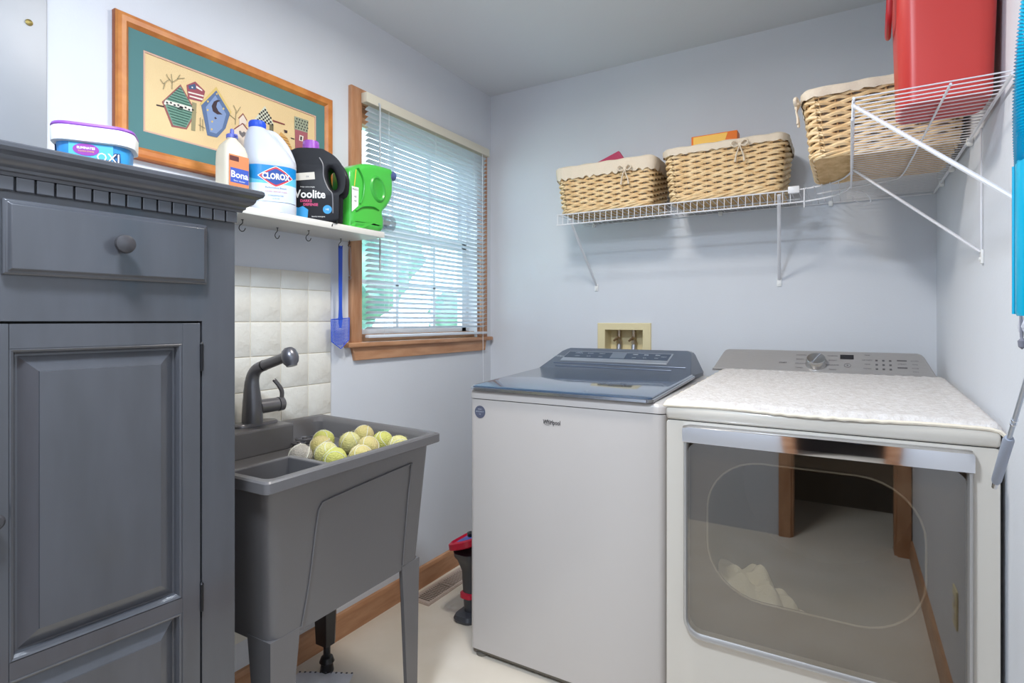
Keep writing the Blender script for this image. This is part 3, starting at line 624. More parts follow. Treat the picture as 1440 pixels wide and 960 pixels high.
b = bm_(); cyl(b, M @ Vector((-.968, 1.782, 0)), M @ Vector((-.945, 1.784, 0)), .017, n=20); obj('spout_neck', b, gm, t)
b = bm_(); cyl(b, M @ Vector((-.950, 1.784, 0)), M @ Vector((-.915, 1.787, 0)), .0185, n=24); obj('vent_cap', b, mat('slate_blue_cap', (84, 98, 152), .4), t)
b = bm_(); cyl(b, M @ Vector((-1.02, 1.592, 0)), M @ Vector((-.985, 1.593, 0)), .019, n=20); cyl(b, M @ Vector((-.985, 1.593, 0)), M @ Vector((-.955, 1.593, 0)), .011, n=16); box(b, JX-.006, JX+.014, -.97, -.945, 1.588, 1.606, bev=.002); obj('tap', b, WPL, t)
CUP = glassmix('clear_cup', (.80, .84, .86), .28, .12)
b = bm_(); lathe(b, [(.024, 0), (.027, .004), (.030, .066), (.031, .068), (.029, .066), (.026, .006)], (JX, -.998, 1.594), (0, 1, .02), 28); obj('measuring_cup', b, CUP, t, fix=False)
b = bm_(); prism(b, [M @ Vector(p) for p in ((-1.178, 1.60, .0505), (-1.148, 1.625, .0505), (-1.146, 1.69, .0505), (-1.178, 1.69, .0505))], (.0006, 0, 0), mi=0)
for i, (p, q) in enumerate(((-1.162, 1.68), (-1.162, 1.655), (-1.162, 1.64))): text(b, 'FRESH' if i == 0 else 'HE', .010, lambda x, y, z: M @ Vector((x+p, q+y, .0514)), mi=1)
obj('label', b, [MATS['lbl_white'], LBL('lbl_black', (34, 34, 36))], t, smooth=False)
b = bm_(); tube(b, [M @ Vector((-1.166, 1.692, .0505)), M @ Vector((-1.158, 1.752, .0505))], .0016, 6); obj('level_stripe', b, MATS['lbl_yellow'], t)

# ------------------------------------------------------------------ sink
BLc, BRc, FRc, FLc = [Vector(p+(0,)) for p in ((.030, -1.846), (.019, -1.172), (.610, -1.217), (.634, -1.838))]
def wp(u, v, z):
    p = (BLc*(1-v)+BRc*v)*(1-u)+(FLc*(1-v)+FRc*v)*u; return Vector((p.x, p.y, z))
SWd, SDp = .60, .65
def sring(inset, z, r, k=4):
    return [wp((x+SWd/2)/SWd, (y+SDp/2)/SDp, z) for x, y in rrect(SWd-2*inset, SDp-2*inset, r, k)]
t = thing('utility_sink', 'dark grey freestanding plastic laundry sink on four legs by tiled wall', 'sink', (.32, -1.52, 0))
b = bm_()
loft(b, [sring(i, z, r) for i, z, r in ((.052, .490, .03), (.024, .842, .03), (.022, .846, .03), (.002, .848, .012), (0, .850, .012), (0, .872, .012), (.004, .876, .012), (.020, .876, .020), (.026, .872, .024), (.034, .860, .03), (.050, .66, .03))], cap0=False, cap1=True)
obj('tub', b, SINKM, t, ang=35)
b = bm_()
def pbox(bm, u0, u1, v0, v1, z0, z1):
    loft(bm, [[wp(u0, v0, z), wp(u1, v0, z), wp(u1, v1, z), wp(u0, v1, z)] for z in (z0, z1)])
pbox(b, .07, .66, .07, .932, .800, .815); pbox(b, .66, .93, .35, .932, .800, .815)
obj('ledge', b, SINKM, t, smooth=False)
b = bm_(); pbox(b, .655, .925, .330, .360, .74, .864); pbox(b, .655, .680, .055, .335, .74, .864); obj('divider', b, SINKM, t, smooth=False, bevel=.003)
b = bm_(); pbox(b, .045, .245, .05, .665, .812, .893); obj('faucet_deck', b, SINKM, t, smooth=False, bevel=.006)
# moulded relief lines of the front face
def face(v, z, o=0):
    i = .024+(.842-z)/(.842-.49)*.028; u = 1-i/SWd; p = wp(u, i/SDp+(1-2*i/SDp)*v, z); return p+Vector((o, 0, 0))
b = bm_()
rel = [face(.16, .50, .001), face(.20, .60, .001), face(.235, .74, .001), (face(.255, .775, .001)), (face(.32, .785, .001)), face(.80, .80, .001), face(.845, .79, .001), face(.845, .70, .001), face(.85, .505, .001)]
tube(b, cat([p+Vector((.001, 0, 0)) for p in rel], 4), .0019, 8); obj('relief_ridge', b, SINKM, t)
# legs, L-shaped and tapering
def leg(cu, cv):
    b = bm_(); rings = []
    for z, w, inset in ((.500, .082, .050), (.40, .070, .052), (.02, .040, .056), (.0, .038, .056)):
        su = 1 if cu else -1; sv = 1 if cv else -1; th = .012
        iu = inset/SWd; iv = inset/SDp; c = wp(1-iu if cu else iu, 1-iv if cv else iv, z); eu = (wp(1, cv, z)-wp(0, cv, z)).normalized()*su; ev = (wp(cu, 1, z)-wp(cu, 0, z)).normalized()*sv
        rings.append([c, c-eu*w, c-eu*w-ev*th, c-eu*th-ev*th, c-eu*th-ev*w, c-ev*w])
    loft(b, rings); return b
for cu, cv in ((1, 1), (1, 0)): obj('leg', leg(cu, cv), SINKM, t, smooth=False)
for y in (-1.236, -1.79):
    b = bm_(); rr = []
    for z, w in ((.53, .040), (.10, .026)):
        rr.append([(.126-w, y-w, z), (.126+w, y-w, z), (.126+w, y+w*.4, z), (.126+w*.5, y+w, z), (.126-w, y+w, z)])
    loft(b, rr); lathe(b, [(.012, .05), (.012, .10)], (.126, y, 0), n=12); l = obj('leg', b, mat('black_plastic', (40, 40, 42), .3), t, smooth=False)
    b = bm_(); lathe(b, [(.022, 0), (.024, .004), (.020, .03), (.026, .036), (.020, .052), (.012, .056)], (.126, y, 0), n=14); obj('leveling_foot', b, MATS['black_plastic'], l)
b = bm_(); tube(b, cat([(.10, -1.62, .50), (.10, -1.55, .30), (.10, -1.45, .27), (.09, -1.30, .29), (.06, -1.13, .30), (.03, -1.12, .30)], 5), .017, 12); obj('drain_pipe', b, mat('grey_pvc', (150, 152, 156), .4), t)
# faucet
t = thing('faucet', 'dark gunmetal pull-out faucet with side lever on the sink deck', 'faucet', (.095, -1.497, .893))
b = bm_(); loft(b, [[(.095+y, -1.492+x, z) for x, y in rrect(w, d, d/2-.001, 8)] for w, d, z in ((.150, .056, .893), (.150, .056, .899), (.142, .050, .903))]); obj('base_plate', b, FAUC, t)
b = bm_(); ax = [(.095, -1.500, .900), (.095, -1.500, .93), (.094, -1.500, .97), (.092, -1.500, 1.01), (.093, -1.499, 1.035), (.100, -1.497, 1.056), (.115, -1.495, 1.070), (.140, -1.492, 1.080)]
tube(b, cat(ax, 5), [q for r0, r1 in zip((.031, .030, .0275, .0225, .020, .0185, .0175), (.030, .0275, .0225, .020, .0185, .0175, .0165)) for q in [r0+(r1-r0)*k/5 for k in range(5)]]+[.0165], 20); obj('body', b, FAUC, t, ang=60)
b = bm_(); tube(b, [(.138, -1.492, 1.0795), (.160, -1.489, 1.0865), (.215, -1.484, 1.104), (.232, -1.482, 1.109)], [.0165, .0160, .0155, .017], 20); obj('spray_handle', b, FAUC, t)
b = bm_(); tube(b, [(.138, -1.492, 1.0795), (.142, -1.4915, 1.0808)], .0172, 20); obj('collar', b, BLACKP, t)
b = bm_(); c = Vector((.248, -1.481, 1.108)); dv = Vector((.30, 0, -.95)).normalized()
lathe(b, [(.0005, -.031), (.012, -.029), (.020, -.021), (.0245, -.006), (.025, .004), (.022, .016), (.016, .024), (.0155, .027), (.0005, .027)], c, dv, 28); obj('spray_head', b, mat('gunmetal_light', (112, 112, 118), .3, metal=.6), t)
b = bm_(); cyl(b, (.098, -1.478, .948), (.108, -1.420, .950), .0225, .0215, 24); h = obj('valve_housing', b, FAUC, t)
b = bm_(); tube(b, [(.108, -1.418, .950), (.110, -1.402, .9505), (.111, -1.395, .9505)], [.0228, .022, .012], 24); obj('valve_cap', b, FAUC, t)
b = bm_(); tube(b, cat([(.112, -1.408, .965), (.116, -1.410, .99), (.112, -1.420, 1.012), (.105, -1.432, 1.030)], 5), [.0075]*10+[.0068]*5+[.005], 12, flat=.7); obj('lever', b, FAUC, t)
# strainers lying on the ledge
for (x, y, r, lab) in ((.145, -1.345, .030, 'dark round sink strainer lying right at the back corner of the sink'), (.185, -1.40, .022, 'smaller dark strainer lying next to the faucet deck')):
    b = bm_(); lathe(b, [(r*.7, 0), (r, .012), (r, .016), (r*.92, .018), (r*.85, .012), (r*.3, .011), (r*.25, .020), (.0005, .021)], (x, y, .815), n=24); tag(obj('sink_strainer', b, FAUC), lab, 'strainer')
# tennis balls
def ballmat(n, c, c2): return mat(n, c, .95, bump=1, bscale=260, c2=c2, vscale=18)
BM = [ballmat('tennis_yellow', (206, 206, 112), (186, 182, 98)), ballmat('tennis_tan', (214, 196, 142), (196, 182, 112)), ballmat('tennis_grey', (178, 170, 158), (150, 142, 130)), ballmat('tennis_pale', (216, 210, 150), (198, 190, 120))]
SEAM = mat('tennis_seam', (216, 214, 196), .8)
BR = .0325
balls = [(.395, -1.562, 2, 'greyish worn-out tennis ball at the left end of the pile by the divider'),
 (.290, -1.392, 0, 'yellow-green tennis ball at the back left, half behind a tan one'),
 (.437, -1.508, 3, 'pale tennis ball between the grey ball and the front yellow ball'),
 (.505, -1.540, 0, 'yellow tennis ball at the front left against the rim'),
 (.383, -1.372, 3, 'pale tennis ball mid pile, left of the farthest tan ball'),
 (.340, -1.272, 1, 'tan tennis ball farthest back in the sink'),
 (.478, -1.392, 1, 'tan tennis ball right of middle, behind the half hidden one'),
 (.462, -1.315, 0, 'yellow-green tennis ball second from the right end of the pile'),
 (.540, -1.480, 1, 'tan tennis ball half hidden by the front rim in mid pile'),
 (.352, -1.455, 1, 'tan tennis ball directly behind the grey ball'),
 (.545, -1.335, 3, 'pale tennis ball at the right end peeking over the rim')]
P = [Vector((x, y, .815+BR)) for x, y, m, l in balls]
P[2].z += .004; 
for it in range(300):
    for i in range(len(P)):
        for j in range(i):
            d = P[i]-P[j]; L = d.length
            if L < 2*BR+.0005:
                d.z = 0 if abs(P[i].z-P[j].z) < .02 else d.z; d.normalize(); q = (2*BR+.001-L)/2; P[i] += d*q; P[j] -= d*q
    for p in P:
        p.x = min(p.x, .553); p.y = max(-1.600, min(-1.250, p.y)); p.z = .815+BR
for (x, y, m, lab), p in zip(balls, P):
    t = thing('tennis_ball', lab, 'tennis ball', tuple(p), group='tennis balls in the sink')
    rn = random.Random(int(x*1000)); Rm = Matrix.Rotation(rn.random()*6, 4, 'X') @ Matrix.Rotation(rn.random()*6, 4, 'Z')
    s = bmesh.new(); bmesh.ops.create_icosphere(s, subdivisions=4, radius=BR)
    for v in s.verts: v.co *= 1+rn.uniform(-.012, .012)
    s.transform(Matrix.Translation(p)); obj('felt', s, BM[m], t, ang=80)
    b = bm_(); pts = []
    for k in range(64):
        a = 2*PI*k/64; A_ = .44; q = Vector((math.cos(a)*(1-A_)*1+A_*math.cos(3*a), math.sin(a)*(1-A_)-A_*math.sin(3*a), 2*math.sqrt(A_*(1-A_))*math.sin(2*a)))
        pts.append(p+(Rm @ (q.normalized()*(BR+.0001))))
    tube(b, pts, .0011, 6, cyc=True); obj('seam', b, SEAM, t)
    b = bm_()
    for k in range(26):
        q = Vector((rn.gauss(0, 1), rn.gauss(0, 1), rn.gauss(0, 1))).normalized(); e = q.orthogonal().normalized()*rn.uniform(-1, 1)+q.cross(q.orthogonal()).normalized()*rn.uniform(-1, 1)
        tube(b, [p+q*BR*.99, p+q*(BR+.002)+e*.004, p+q*(BR+.0035)+e*.010], .0003, 3)
    f = obj('fuzz', b, BM[m], t); f['kind'] = 'stuff'
# ------------------------------------------------------------------ floor register, paper, small vacuum
t = thing('floor_register', 'pinkish metal floor vent with slots beside the left baseboard', 'vent', (.09, -.53, 0))
REG = mat('register_taupe', (196, 178, 166), .45)
b = bm_(); ring_plate(b, rect(.108, .372), rect(.072, .325), lambda x, y, z: Vector((x+.090, y-.520, z)), 0, .005); ring_plate(b, rect(.100, .362), rect(.078, .335), lambda x, y, z: Vector((x+.090, y-.520, z)), .005, .007); obj('frame', b, REG, t, smooth=False)
b = bm_(); box(b, .054, .126, -.683, -.357, .0005, .001); obj('duct_dark', b, mat('duct_brown', (40, 26, 18), .9), t, smooth=False)
b = bm_(); box(b, .054, .126, -.524, -.516, .001, .005); b2 = obj('divider', b, REG, t, smooth=False); me = None
for i in range(25):
    y = -.680+i*.0132
    if me is None: b = bm_(); box(b, .054, .126, -.0020, .0020, .001, .005); o = obj('louver', b, REG, None, smooth=False); me = o.data
    else: o = bpy.data.objects.new('louver', me); COL.objects.link(o)
    o.parent = t; o.location = Vector((0, y, 0))-Vector((.09, -.53, 0))
t = thing('paper_sheet', 'crumpled white perforated paper lying on the floor under the sink', 'paper', (.17, -1.30, 0), .5)
b = bm_(); G = []
for i in range(9):
    G.append([Vector((-.10+.024*i, -.09+.018*j, .004+.010*abs(math.sin(i*.9+j*.35)))) for j in range(9)])
loft(b, G, close=False, cap0=False, cap1=False); loft(b, [[p-Vector((0, 0, .0012)) for p in r] for r in G], close=False, cap0=False, cap1=False); obj('sheet', b, mat('paper_white', (226, 226, 232), .8), t, local=True, fix=False)
b = bm_()
for k in range(11): cyl(b, (-.090+.018*k, .046, .0155), (-.090+.018*k, .046, .0162), .004, n=8)
obj('perforation', b, mat('perforation_grey', (90, 90, 96), .9), t, local=True)
t = thing('portable_vacuum', 'small red, blue and grey vacuum standing behind the washer left side', 'vacuum', (.335, -.690, 0))
GV = mat('dark_grey_abs', (70, 72, 78), .35); RV = mat('cherry_red_abs', (214, 32, 66), .35)
b = bm_(); loft(b, [[(x+.345, y-.690, z) for x, y in rrect(w, d, r, 5)] for w, d, r, z in ((.09, .12, .03, 0), (.10, .13, .035, .012), (.085, .115, .03, .026), (.03, .04, .012, .036))]); obj('foot', b, GV, t)
b = bm_(); loft(b, [[(x+.350, y-.690, z) for x, y in rrect(w, d, r, 5)] for w, d, r, z in ((.040, .050, .015, .03), (.048, .058, .018, .10), (.060, .068, .022, .20), (.090, .100, .03, .245), (.104, .13, .035, .262), (.108, .14, .04, .280))]); obj('body', b, GV, t)
b = bm_(); loft(b, [[(x+.346, y-.690, z) for x, y in rrect(w, d, r, 5)] for w, d, r, z in ((.046, .056, .015, .085), (.062, .072, .02, .09), (.062, .072, .02, .108), (.046, .056, .015, .114))]); obj('latch_ring', b, RV, t)
b = bm_(); loft(b, [[(x+.350, y-.690+.002, z+(x+.06)*.35) for x, y in rrect(w, d, r, 5)] for w, d, r, z in ((.106, .14, .04, .280), (.128, .18, .045, .288), (.132, .186, .045, .312), (.118, .17, .045, .318), (.112, .165, .045, .308))]); obj('rim', b, RV, t)
b = bm_(); loft(b, [[(x+.356, y-.688, z+(x+.05)*.40-.008) for x, y in rrect(w, d, r, 5)] for w, d, r, z in ((.11, .16, .04, .300), (.106, .154, .04, .318), (.08, .12, .03, .326))]); obj('lid', b, mat('cobalt_blue_abs', (70, 104, 196), .35), t)
b = bm_(); lathe(b, [(.018, 0), (.018, .012), (.012, .014), (.0005, .008)], (.366, -.705, .345), (0, 0, 1), 20); obj('button', b, BLACKP, t)

# ------------------------------------------------------------------ washer supply box
t = thing('supply_valve_box', 'beige recessed water valve box in back wall above the washer', 'valve box', (.76, 0, 1.12))
b = bm_()
fo = lambda x, y, z: Vector((x+.7595, -z, y+1.117))
loft(b, [[fo(x, y, z) for x, y in rect(w, h)] for w, h, z in ((.265, .178, 0), (.265, .178, .006), (.259, .172, .009), (.189, .114, .009), (.186, .111, .006), (.186, .111, -.075), (.180, .105, -.075))], cap0=False, cap1=True)
obj('housing', b, BEIGE, t, smooth=False)
for x, c in ((.715, (176, 60, 50)), (.790, (60, 90, 170))):
    v = thing('supply_valve', 'brass supply valve with hose, %s one in the beige wall box' % ('left' if x < .75 else 'right'), 'valve', (x, .055, 1.13)) if 0 else None
    b = bm_(); cyl(b, (x, .055, 1.172), (x, .055, 1.09), .010, n=14); cyl(b, (x, .055, 1.130), (x, .020, 1.130), .008, .008, 12); lathe(b, [(.015, -.006), (.015, .006)], (x, .055, 1.112), (0, 0, 1), 6); vo = obj('valve', b, mat('nickel_brass', (186, 170, 150), .3, metal=.9), t, ang=30)
    b = bm_(); tube(b, [(x-.013, .016, 1.120), (x, .014, 1.130), (x+.013, .012, 1.140)], [.005, .007, .005], 8); obj('valve_handle', b, mat('dull_brass_handle', (150, 122, 92), .4, metal=.6), vo)
    b = bm_(); tube(b, [(x, .055, 1.10), (x, .050, 1.075), (x, .048, 1.062)], [.012, .012, .012], 12); obj('hose', b, mat('braided_hose', (170, 170, 176), .35, metal=.7), vo)

# ------------------------------------------------------------------ washer
t = thing('washing_machine', 'white top-loading washer with slate glass lid in the middle of the photo', 'washing machine', (.85, -.53, 0))
b = bm_(); loft(b, [[(x+.8495, y-.533, z) for x, y in rrect(.717, .728, .022, 5)] for z in (.028, .933)]); obj('body', b, WHT, t)
b = bm_(); loft(b, [[(x+.8495, y-.533, z) for x, y in rrect(.709, .720, .020, 5)] for z in (.931, .9365)]); obj('seam', b, GAP, t)
def zt(y, f=.966, r=.990): return f+(r-f)*min(1, max(0, (y+.90)/.55))
b = bm_(); rr = []
for ins, dz in ((0, None), (0, -.012), (.003, -.004), (.010, 0)):
    ring_ = []
    for x, y in rrect(.722-2*ins, .732-2*ins, .026, 5):
        X_, Y_ = x+.8495, y-.533
        ring_.append((X_, Y_, .936 if dz is None else zt(Y_)+dz))
    rr.append(ring_)
loft(b, rr); obj('top_panel', b, WHT, t)
b = bm_(); LIDG = mat('slate_glass', (70, 92, 118), .06, spec=.9, coat=1)
def lidring(ins, dz, w=.668):
    o = []
    for x, y in rrect(w-2*ins, .560-2*ins, .022, 5): o.append((x+.837, y-.632, zt(y-.632, .971, .9985)+dz))
    return o
loft(b, [lidring(.004, 0), lidring(.002, .011), lidring(.006, .0135)]); obj('lid_glass', b, LIDG, t)
b = bm_(); loft(b, [lidring(.002, -.004), lidring(-.003, -.002), lidring(-.003, .006), lidring(.002, .008)]); obj('lid_trim', b, mat('polished_silver', (190, 196, 206), .18, metal=.9), t)
# console
def cons(x, k, out=0):    # k 0..1 up the sloping face, x world
    return Vector((x, -.385+.185*k-out*.45, 1.004+.088*k+out*.9))
def cpoly(x0, x1, x0t, x1t, k0, k1, r=.02):
    return [(x0, k0), (x1, k0), (x1t+.006, k1-.16), (x1t-.002, k1-.05), (x1t-.016, k1), (x0t+.016, k1), (x0t+.004, k1-.05), (x0t-.012, k1-.16)]
pl = cpoly(.496, 1.163, .556, 1.122, 0, 1)
b = bm_()
front = [cons(x, k) for x, k in pl]; back = [Vector((x, -.155, 1.004+.088*k-.004)) for x, k in pl]; low = [Vector((x, -.155, .985)) for x, k in pl]
loft(b, [[p-Vector((0, 0, .0)) for p in front], back]); box(b, .50, 1.16, -.384, -.155, .985, 1.004); obj('console', b, BLUEGREY, t, bevel=.003, ang=30)
b = bm_(); loft(b, [[cons(x, k, .0008) for x, k in ((.572, .40), (1.050, .40), (1.058, .84), (.582, .84))], [cons(x, k, .0028) for x, k in ((.574, .42), (1.048, .42), (1.056, .82), (.584, .82))]]); obj('display_bezel', b, mat('bezel_silver', (176, 182, 192), .3, metal=.7), t, smooth=False)
b = bm_(); loft(b, [[cons(x, k, .0026) for x, k in ((.580, .54), (1.045, .54), (1.050, .80), (.588, .80))], [cons(x, k, .0036) for x, k in ((.580, .54), (1.045, .54), (1.050, .80), (.588, .80))]]); disp = obj('touch_panel', b, mat('touch_panel_dark', (62, 74, 92), .2), t, smooth=False)
b = bm_(); cf = lambda x0, k0: (lambda x, y, z: cons(x0+x, k0+y/.205, .0040))
loft(b, [[cons(x, k, .0037) for x, k in ((.795, .56), (.860, .56), (.860, .79), (.795, .79))], [cons(x, k, .0041) for x, k in ((.795, .56), (.860, .56), (.860, .79), (.795, .79))]], mi=1)
for i, s in enumerate(('NORMAL', 'BULKY', 'HEAVY')): text(b, s, .009, cf(.640+i*.055, .735), mi=0); text(b, s[:4], .008, cf(.640+i*.055, .61), mi=0)
for i, s in enumerate(('TEMP', 'SOIL', 'SPIN')): text(b, s, .010, cf(.90+i*.048, .735), mi=0, bold=.0003); text(b, s, .008, cf(.90+i*.048, .61), mi=0)
text(b, 'START', .008, cf(1.025, .67), mi=0)
obj('panel_print', b, [mat('print_grey', (190, 198, 208), .5), mat('display_grey', (110, 120, 134), .3)], t, smooth=False)
b = bm_(); text(b, 'Whirlpool', .017, lambda x, y, z: cons(.553+x, .60+y/.205, .0008), bold=.0003); obj('console_badge', b, MATS['print_grey'], t, smooth=False)
b = bm_(); tube(b, [cons(.57, .17, .001), cons(1.08, .17, .001)], .0022, 6); tube(b, [cons(.55, .30, .001), cons(1.13, .30, .001)], .0022, 6); obj('groove', b, mat('groove_blue', (112, 124, 146), .3, metal=.4), t)
b = bm_(); text(b, 'Whirlpool', .0215, lambda x, y, z: Vector((.828+x, -.8978-z, .876+y)), bold=.0004, sx=.72); tube(b, [(.815+.018*math.cos(a), -.8980, .874+.008*math.sin(a)) for a in [k*PI/8+.2 for k in range(13)]], .0005, 4); obj('front_badge', b, mat('badge_dark', (58, 56, 60), .4), t, smooth=False)
b = bm_(); cyl(b, (.538, -.897, .888), (.538, -.8982, .888), .0225, n=32, mi=0)
for i, (s, z) in enumerate((('HIGH', .898), ('EFFICIENCY', .889), ('HE', .880))): text(b, s, .0065, lambda x, y, zz, z=z: Vector((.538+x, -.8986, z+y)), mi=1)
obj('round_sticker', b, [mat('sticker_slate', (92, 96, 116), .4), MATS['print_grey']], t, smooth=False)
b = bm_(); box(b, .505, 1.195, -.885, -.18, .012, .030); obj('base', b, mat('base_grey', (120, 116, 108), .6), t, smooth=False)
for x in (.53, 1.17):
    for y in (-.87, -.20):
        b = bm_(); lathe(b, [(.022, 0), (.022, .008), (.010, .012), (.010, .014)], (x, y, 0), n=16); obj('foot', b, MATS['base_grey'], t)

# ------------------------------------------------------------------ dryer
t = thing('clothes_dryer', 'white front-loading dryer with large dark glass door at the right', 'dryer', (1.608, -.65, 0))
DX0, DX1, DY, DC = 1.266, 1.950, -1.09, 1.608
b = bm_()   # shell: a rounded tube open at the front where the door is
outr = rrect(.684, .9, .001, 3)
box(b, DX0, DX0+.03, DY+.012, -.20, .02, .955); box(b, DX1-.03, DX1, DY+.012, -.20, .02, .955); box(b, DX0+.03, DX1-.03, -.23, -.20, .02, .955); box(b, DX0+.03, DX1-.03, DY+.012, -.23, .02, .05)
obj('cabinet_shell', b, WHTD, t, smooth=False, bevel=.003)
dcx, dcz, dw, dh = 1.6095, .6475, .591, .493     # door: x 1.314..1.905, z .40..~.90
b = bm_(); o_ = [(x+DC, z+.4875) for x, z in rrect(.684, .935, .008, 5)]; i_ = [(x+dcx, z+.6725) for x, z in rrect(.582, .534, .045, 5)]
ring_plate(b, o_, i_, lambda x, z, d: Vector((x, DY+d, z)), .0, .014); obj('front_panel', b, WHTD, t, bevel=.004)
b = bm_(); pr = [(DY+.004, .9555), (DY-.002, .962), (DY-.006, .978), (DY-.001, .992), (DY+.014, 1.0005), (-.30, 1.028), (-.19, 1.028), (-.19, .9555)]
loft(b, [[(DX0+e, y if k not in (0,) else y, z-(.006 if e > .001 and 0 else 0)) for k, (y, z) in enumerate(pr)] for e in (.0,)]+[[(DX1, y, z) for y, z in pr]]); obj('top_panel', b, WHTD, t, bevel=.006, ang=50)
b = bm_(); box(b, DX0+.004, DX1-.004, DY+.004, DY+.03, .950, .9575); obj('seam', b, GAP, t, smooth=False)
# door
b = bm_(); DO = rrect(.591, .545, .045, 6); DI = rrect(.570, .512, .034, 6)
fo = lambda x, z, d: Vector((x+dcx, DY-d, z+.6725))
loft(b, [[fo(x, z, d) for x, z in L_] for L_, d in ((DO, -.010), (DO, .012), (rrect(.585, .539, .042, 6), .018), (rrect(.576, .524, .038, 6), .018), (DI, .014), (DI, -.010))], cyc=True)
door = obj('door_frame', b, mat('door_trim_grey', (172, 170, 168), .3, metal=.5), t)
b = bm_(); pr = [(.903, -.0175), (.905, -.0225), (.925, -.0245), (.944, -.0235), (.949, -.014), (.949, 0), (.903, 0)]
xs = [1.3135, 1.33, 1.45, 1.61, 1.77, 1.885, 1.902, 1.9055]; bow = lambda x: -.003*(1-((x-1.61)/.3)**2)
loft(b, [[Vector((x, DY+y+(bow(x) if y < 0 else 0), z if i not in (0, 7) or z < .92 else z-.004)) for z, y in pr] for i, x in enumerate(xs)]); obj('chrome_strip', b, CHROME, door, ang=50)
GL = glassmix('smoked_door_glass', (.83, .80, .75), .14, .012)
b = bm_(); loft(b, [[Vector((x+dcx, DY-.0135-.004*(1-(x/.28)**2)+k, z+.656)) for x, z in rrect(.572, .500, .034, 6)] for k in (0, .003)]); obj('door_glass', b, GL, door)
IN = mat('drum_door_plastic', (150, 144, 134), .3)
b = bm_(); WI = [(x+1.598, z+.690) for x, z in rrect(.46, .345, .13, 8)]; WO = [(x+dcx, z+.665) for x, z in rrect(.585, .56, .05, 8)]
ring_plate(b, WO, WI, lambda x, z, d: Vector((x, DY+.02+d, z)), .0, .006); obj('inner_door', b, mat('inner_door_brown', (92, 82, 72), .5), door)
b = bm_(); tube(b, [Vector((x, DY+.018, z)) for x, z in WI], .0025, 8, cyc=True); obj('window_ring', b, IN, door)
b = bm_(); loft(b, [[Vector((DC+q*math.cos(2*PI*k/48), DY+d, .655+q*math.sin(2*PI*k/48))) for k in range(48)] for q, d in ((.28, .05), (.28, .62), (.25, .66), (.001, .67))], cap0=False)
obj('drum', b, mat('drum_grey', (128, 118, 104), .5), t, fix=False)
b = bm_(); text(b, 'MAYTAG', .001, lambda x, y, z: Vector((0, 0, 0))) if 0 else None; b.free()
# towel in the drum
t2 = thing('towel', 'crumpled cream towel lying in the dryer drum behind the door glass', 'towel', (1.475, -.90, .41))
def towel(cx, cy, w, d, h, seed):
    b = bm_(); rn = random.Random(seed); G = []
    for i in range(29):
        r = []
        for j in range(19):
            u, v = i/28*2-1, j/18*2-1; x = cx+u*w/2*(1-.15*v*v); y = cy+v*d/2*(1-.2*u*u)
            dome = max(0, 1-abs(u)**3)*max(0, 1-abs(v)**3)
            zb = .655-math.sqrt(max(0, .275**2-(x-DC)**2))
            z = zb+.006+h*dome*(.65+.35*math.sin(u*3.1+seed)*math.cos(v*2.3))+.018*dome*math.sin(u*9+v*5+seed)+.010*dome*math.sin(v*14-u*4)
            r.append(Vector((x, y, z)))
        G.append(r)
    loft(b, G, close=False, cap0=False, cap1=False); return b
obj('cloth', towel(1.490, -.90, .25, .20, .095, 2), mat('cream_towel', (236, 228, 206), .95, bump=.5, bscale=200), t2, fix=False)
# dryer console
def dcon(x, k, out=0): return Vector((x, -.300+.105*k-out*.6, 1.024+.080*k+out*.78))
pl = [(1.222, 0), (1.934, 0), (1.905, .82), (1.898, .94), (1.885, 1), (1.268, 1), (1.256, .95), (1.250, .84)]
b = bm_(); loft(b, [[dcon(x, k) for x, k in pl], [Vector((x, -.155, 1.020+.080*k)) for x, k in pl]]); box(b, 1.225, 1.932, -.299, -.155, 1.0285, 1.035); obj('console', b, SILVER, t, bevel=.003, ang=30)
b = bm_(); a0 = dcon(1.580, .46); nrm = Vector((0, -.6, .78)).normalized(); lathe(b, [(.036, 0), (.034, .010), (.031, .024), (.029, .027), (.0005, .028)], a0, nrm, 36); kn = obj('knob', b, KNOBM, t)
b = bm_(); up = Vector((0, .8, .6)).normalized(); c = a0+nrm*.0285; d_ = (Vector((1, 0, 0))*.45+up*.9).normalized(); tube(b, [c-d_*.026, c+d_*.026], .0035, 8); obj('knob_ridge', b, CHROME, kn)
b = bm_(); cf = lambda x0, k0: (lambda x, y, z: dcon(x0+x, k0+y/.132, .0012))
def dpatch(x0, x1, k0, k1, mi, o=.0008): loft(b, [[dcon(x, k, o+e) for x, k in ((x0, k0), (x1, k0), (x1, k1), (x0, k1))] for e in (0, .0004)], mi=mi)
dpatch(1.655, 1.697, .68, .86, 1)
for i, s in enumerate(('NORMAL', 'BULKY', 'DELICATE', 'TIMED')):
    text(b, s, .0085, cf(1.530-(.004 if i % 2 else 0), .80-.18*i), mi=0); text(b, s, .0085, cf(1.632, .80-.19*i), mi=0)
text(b, 'START', .009, cf(1.470, .45), mi=0, bold=.0003)
e = [dcon(1.678+.010*math.cos(a), .42+.010*math.sin(a)/.132, .0012) for a in [2*PI*k/20 for k in range(20)]]; tube(b, e, .0006, 4, mi=0, cyc=True); text(b, 'II', .009, cf(1.678, .42), mi=0, bold=.0004)
text(b, 'TIME', .008, cf(1.738, .86), mi=0)
for r in range(3):
    text(b, ('DRYNESS', 'TEMP', 'SIGNAL')[r], .0075, cf(1.738, .66-.17*r), mi=0)
    for k in range(3): dpatch(1.762+k*.020, 1.769+k*.020, .63-.17*r, .69-.17*r, 0)
dpatch(1.825, 1.853, .38, .42, 0); dpatch(1.825, 1.853, .66, .70, 0); text(b, 'STEAM', .008, cf(1.839, .54), mi=0)
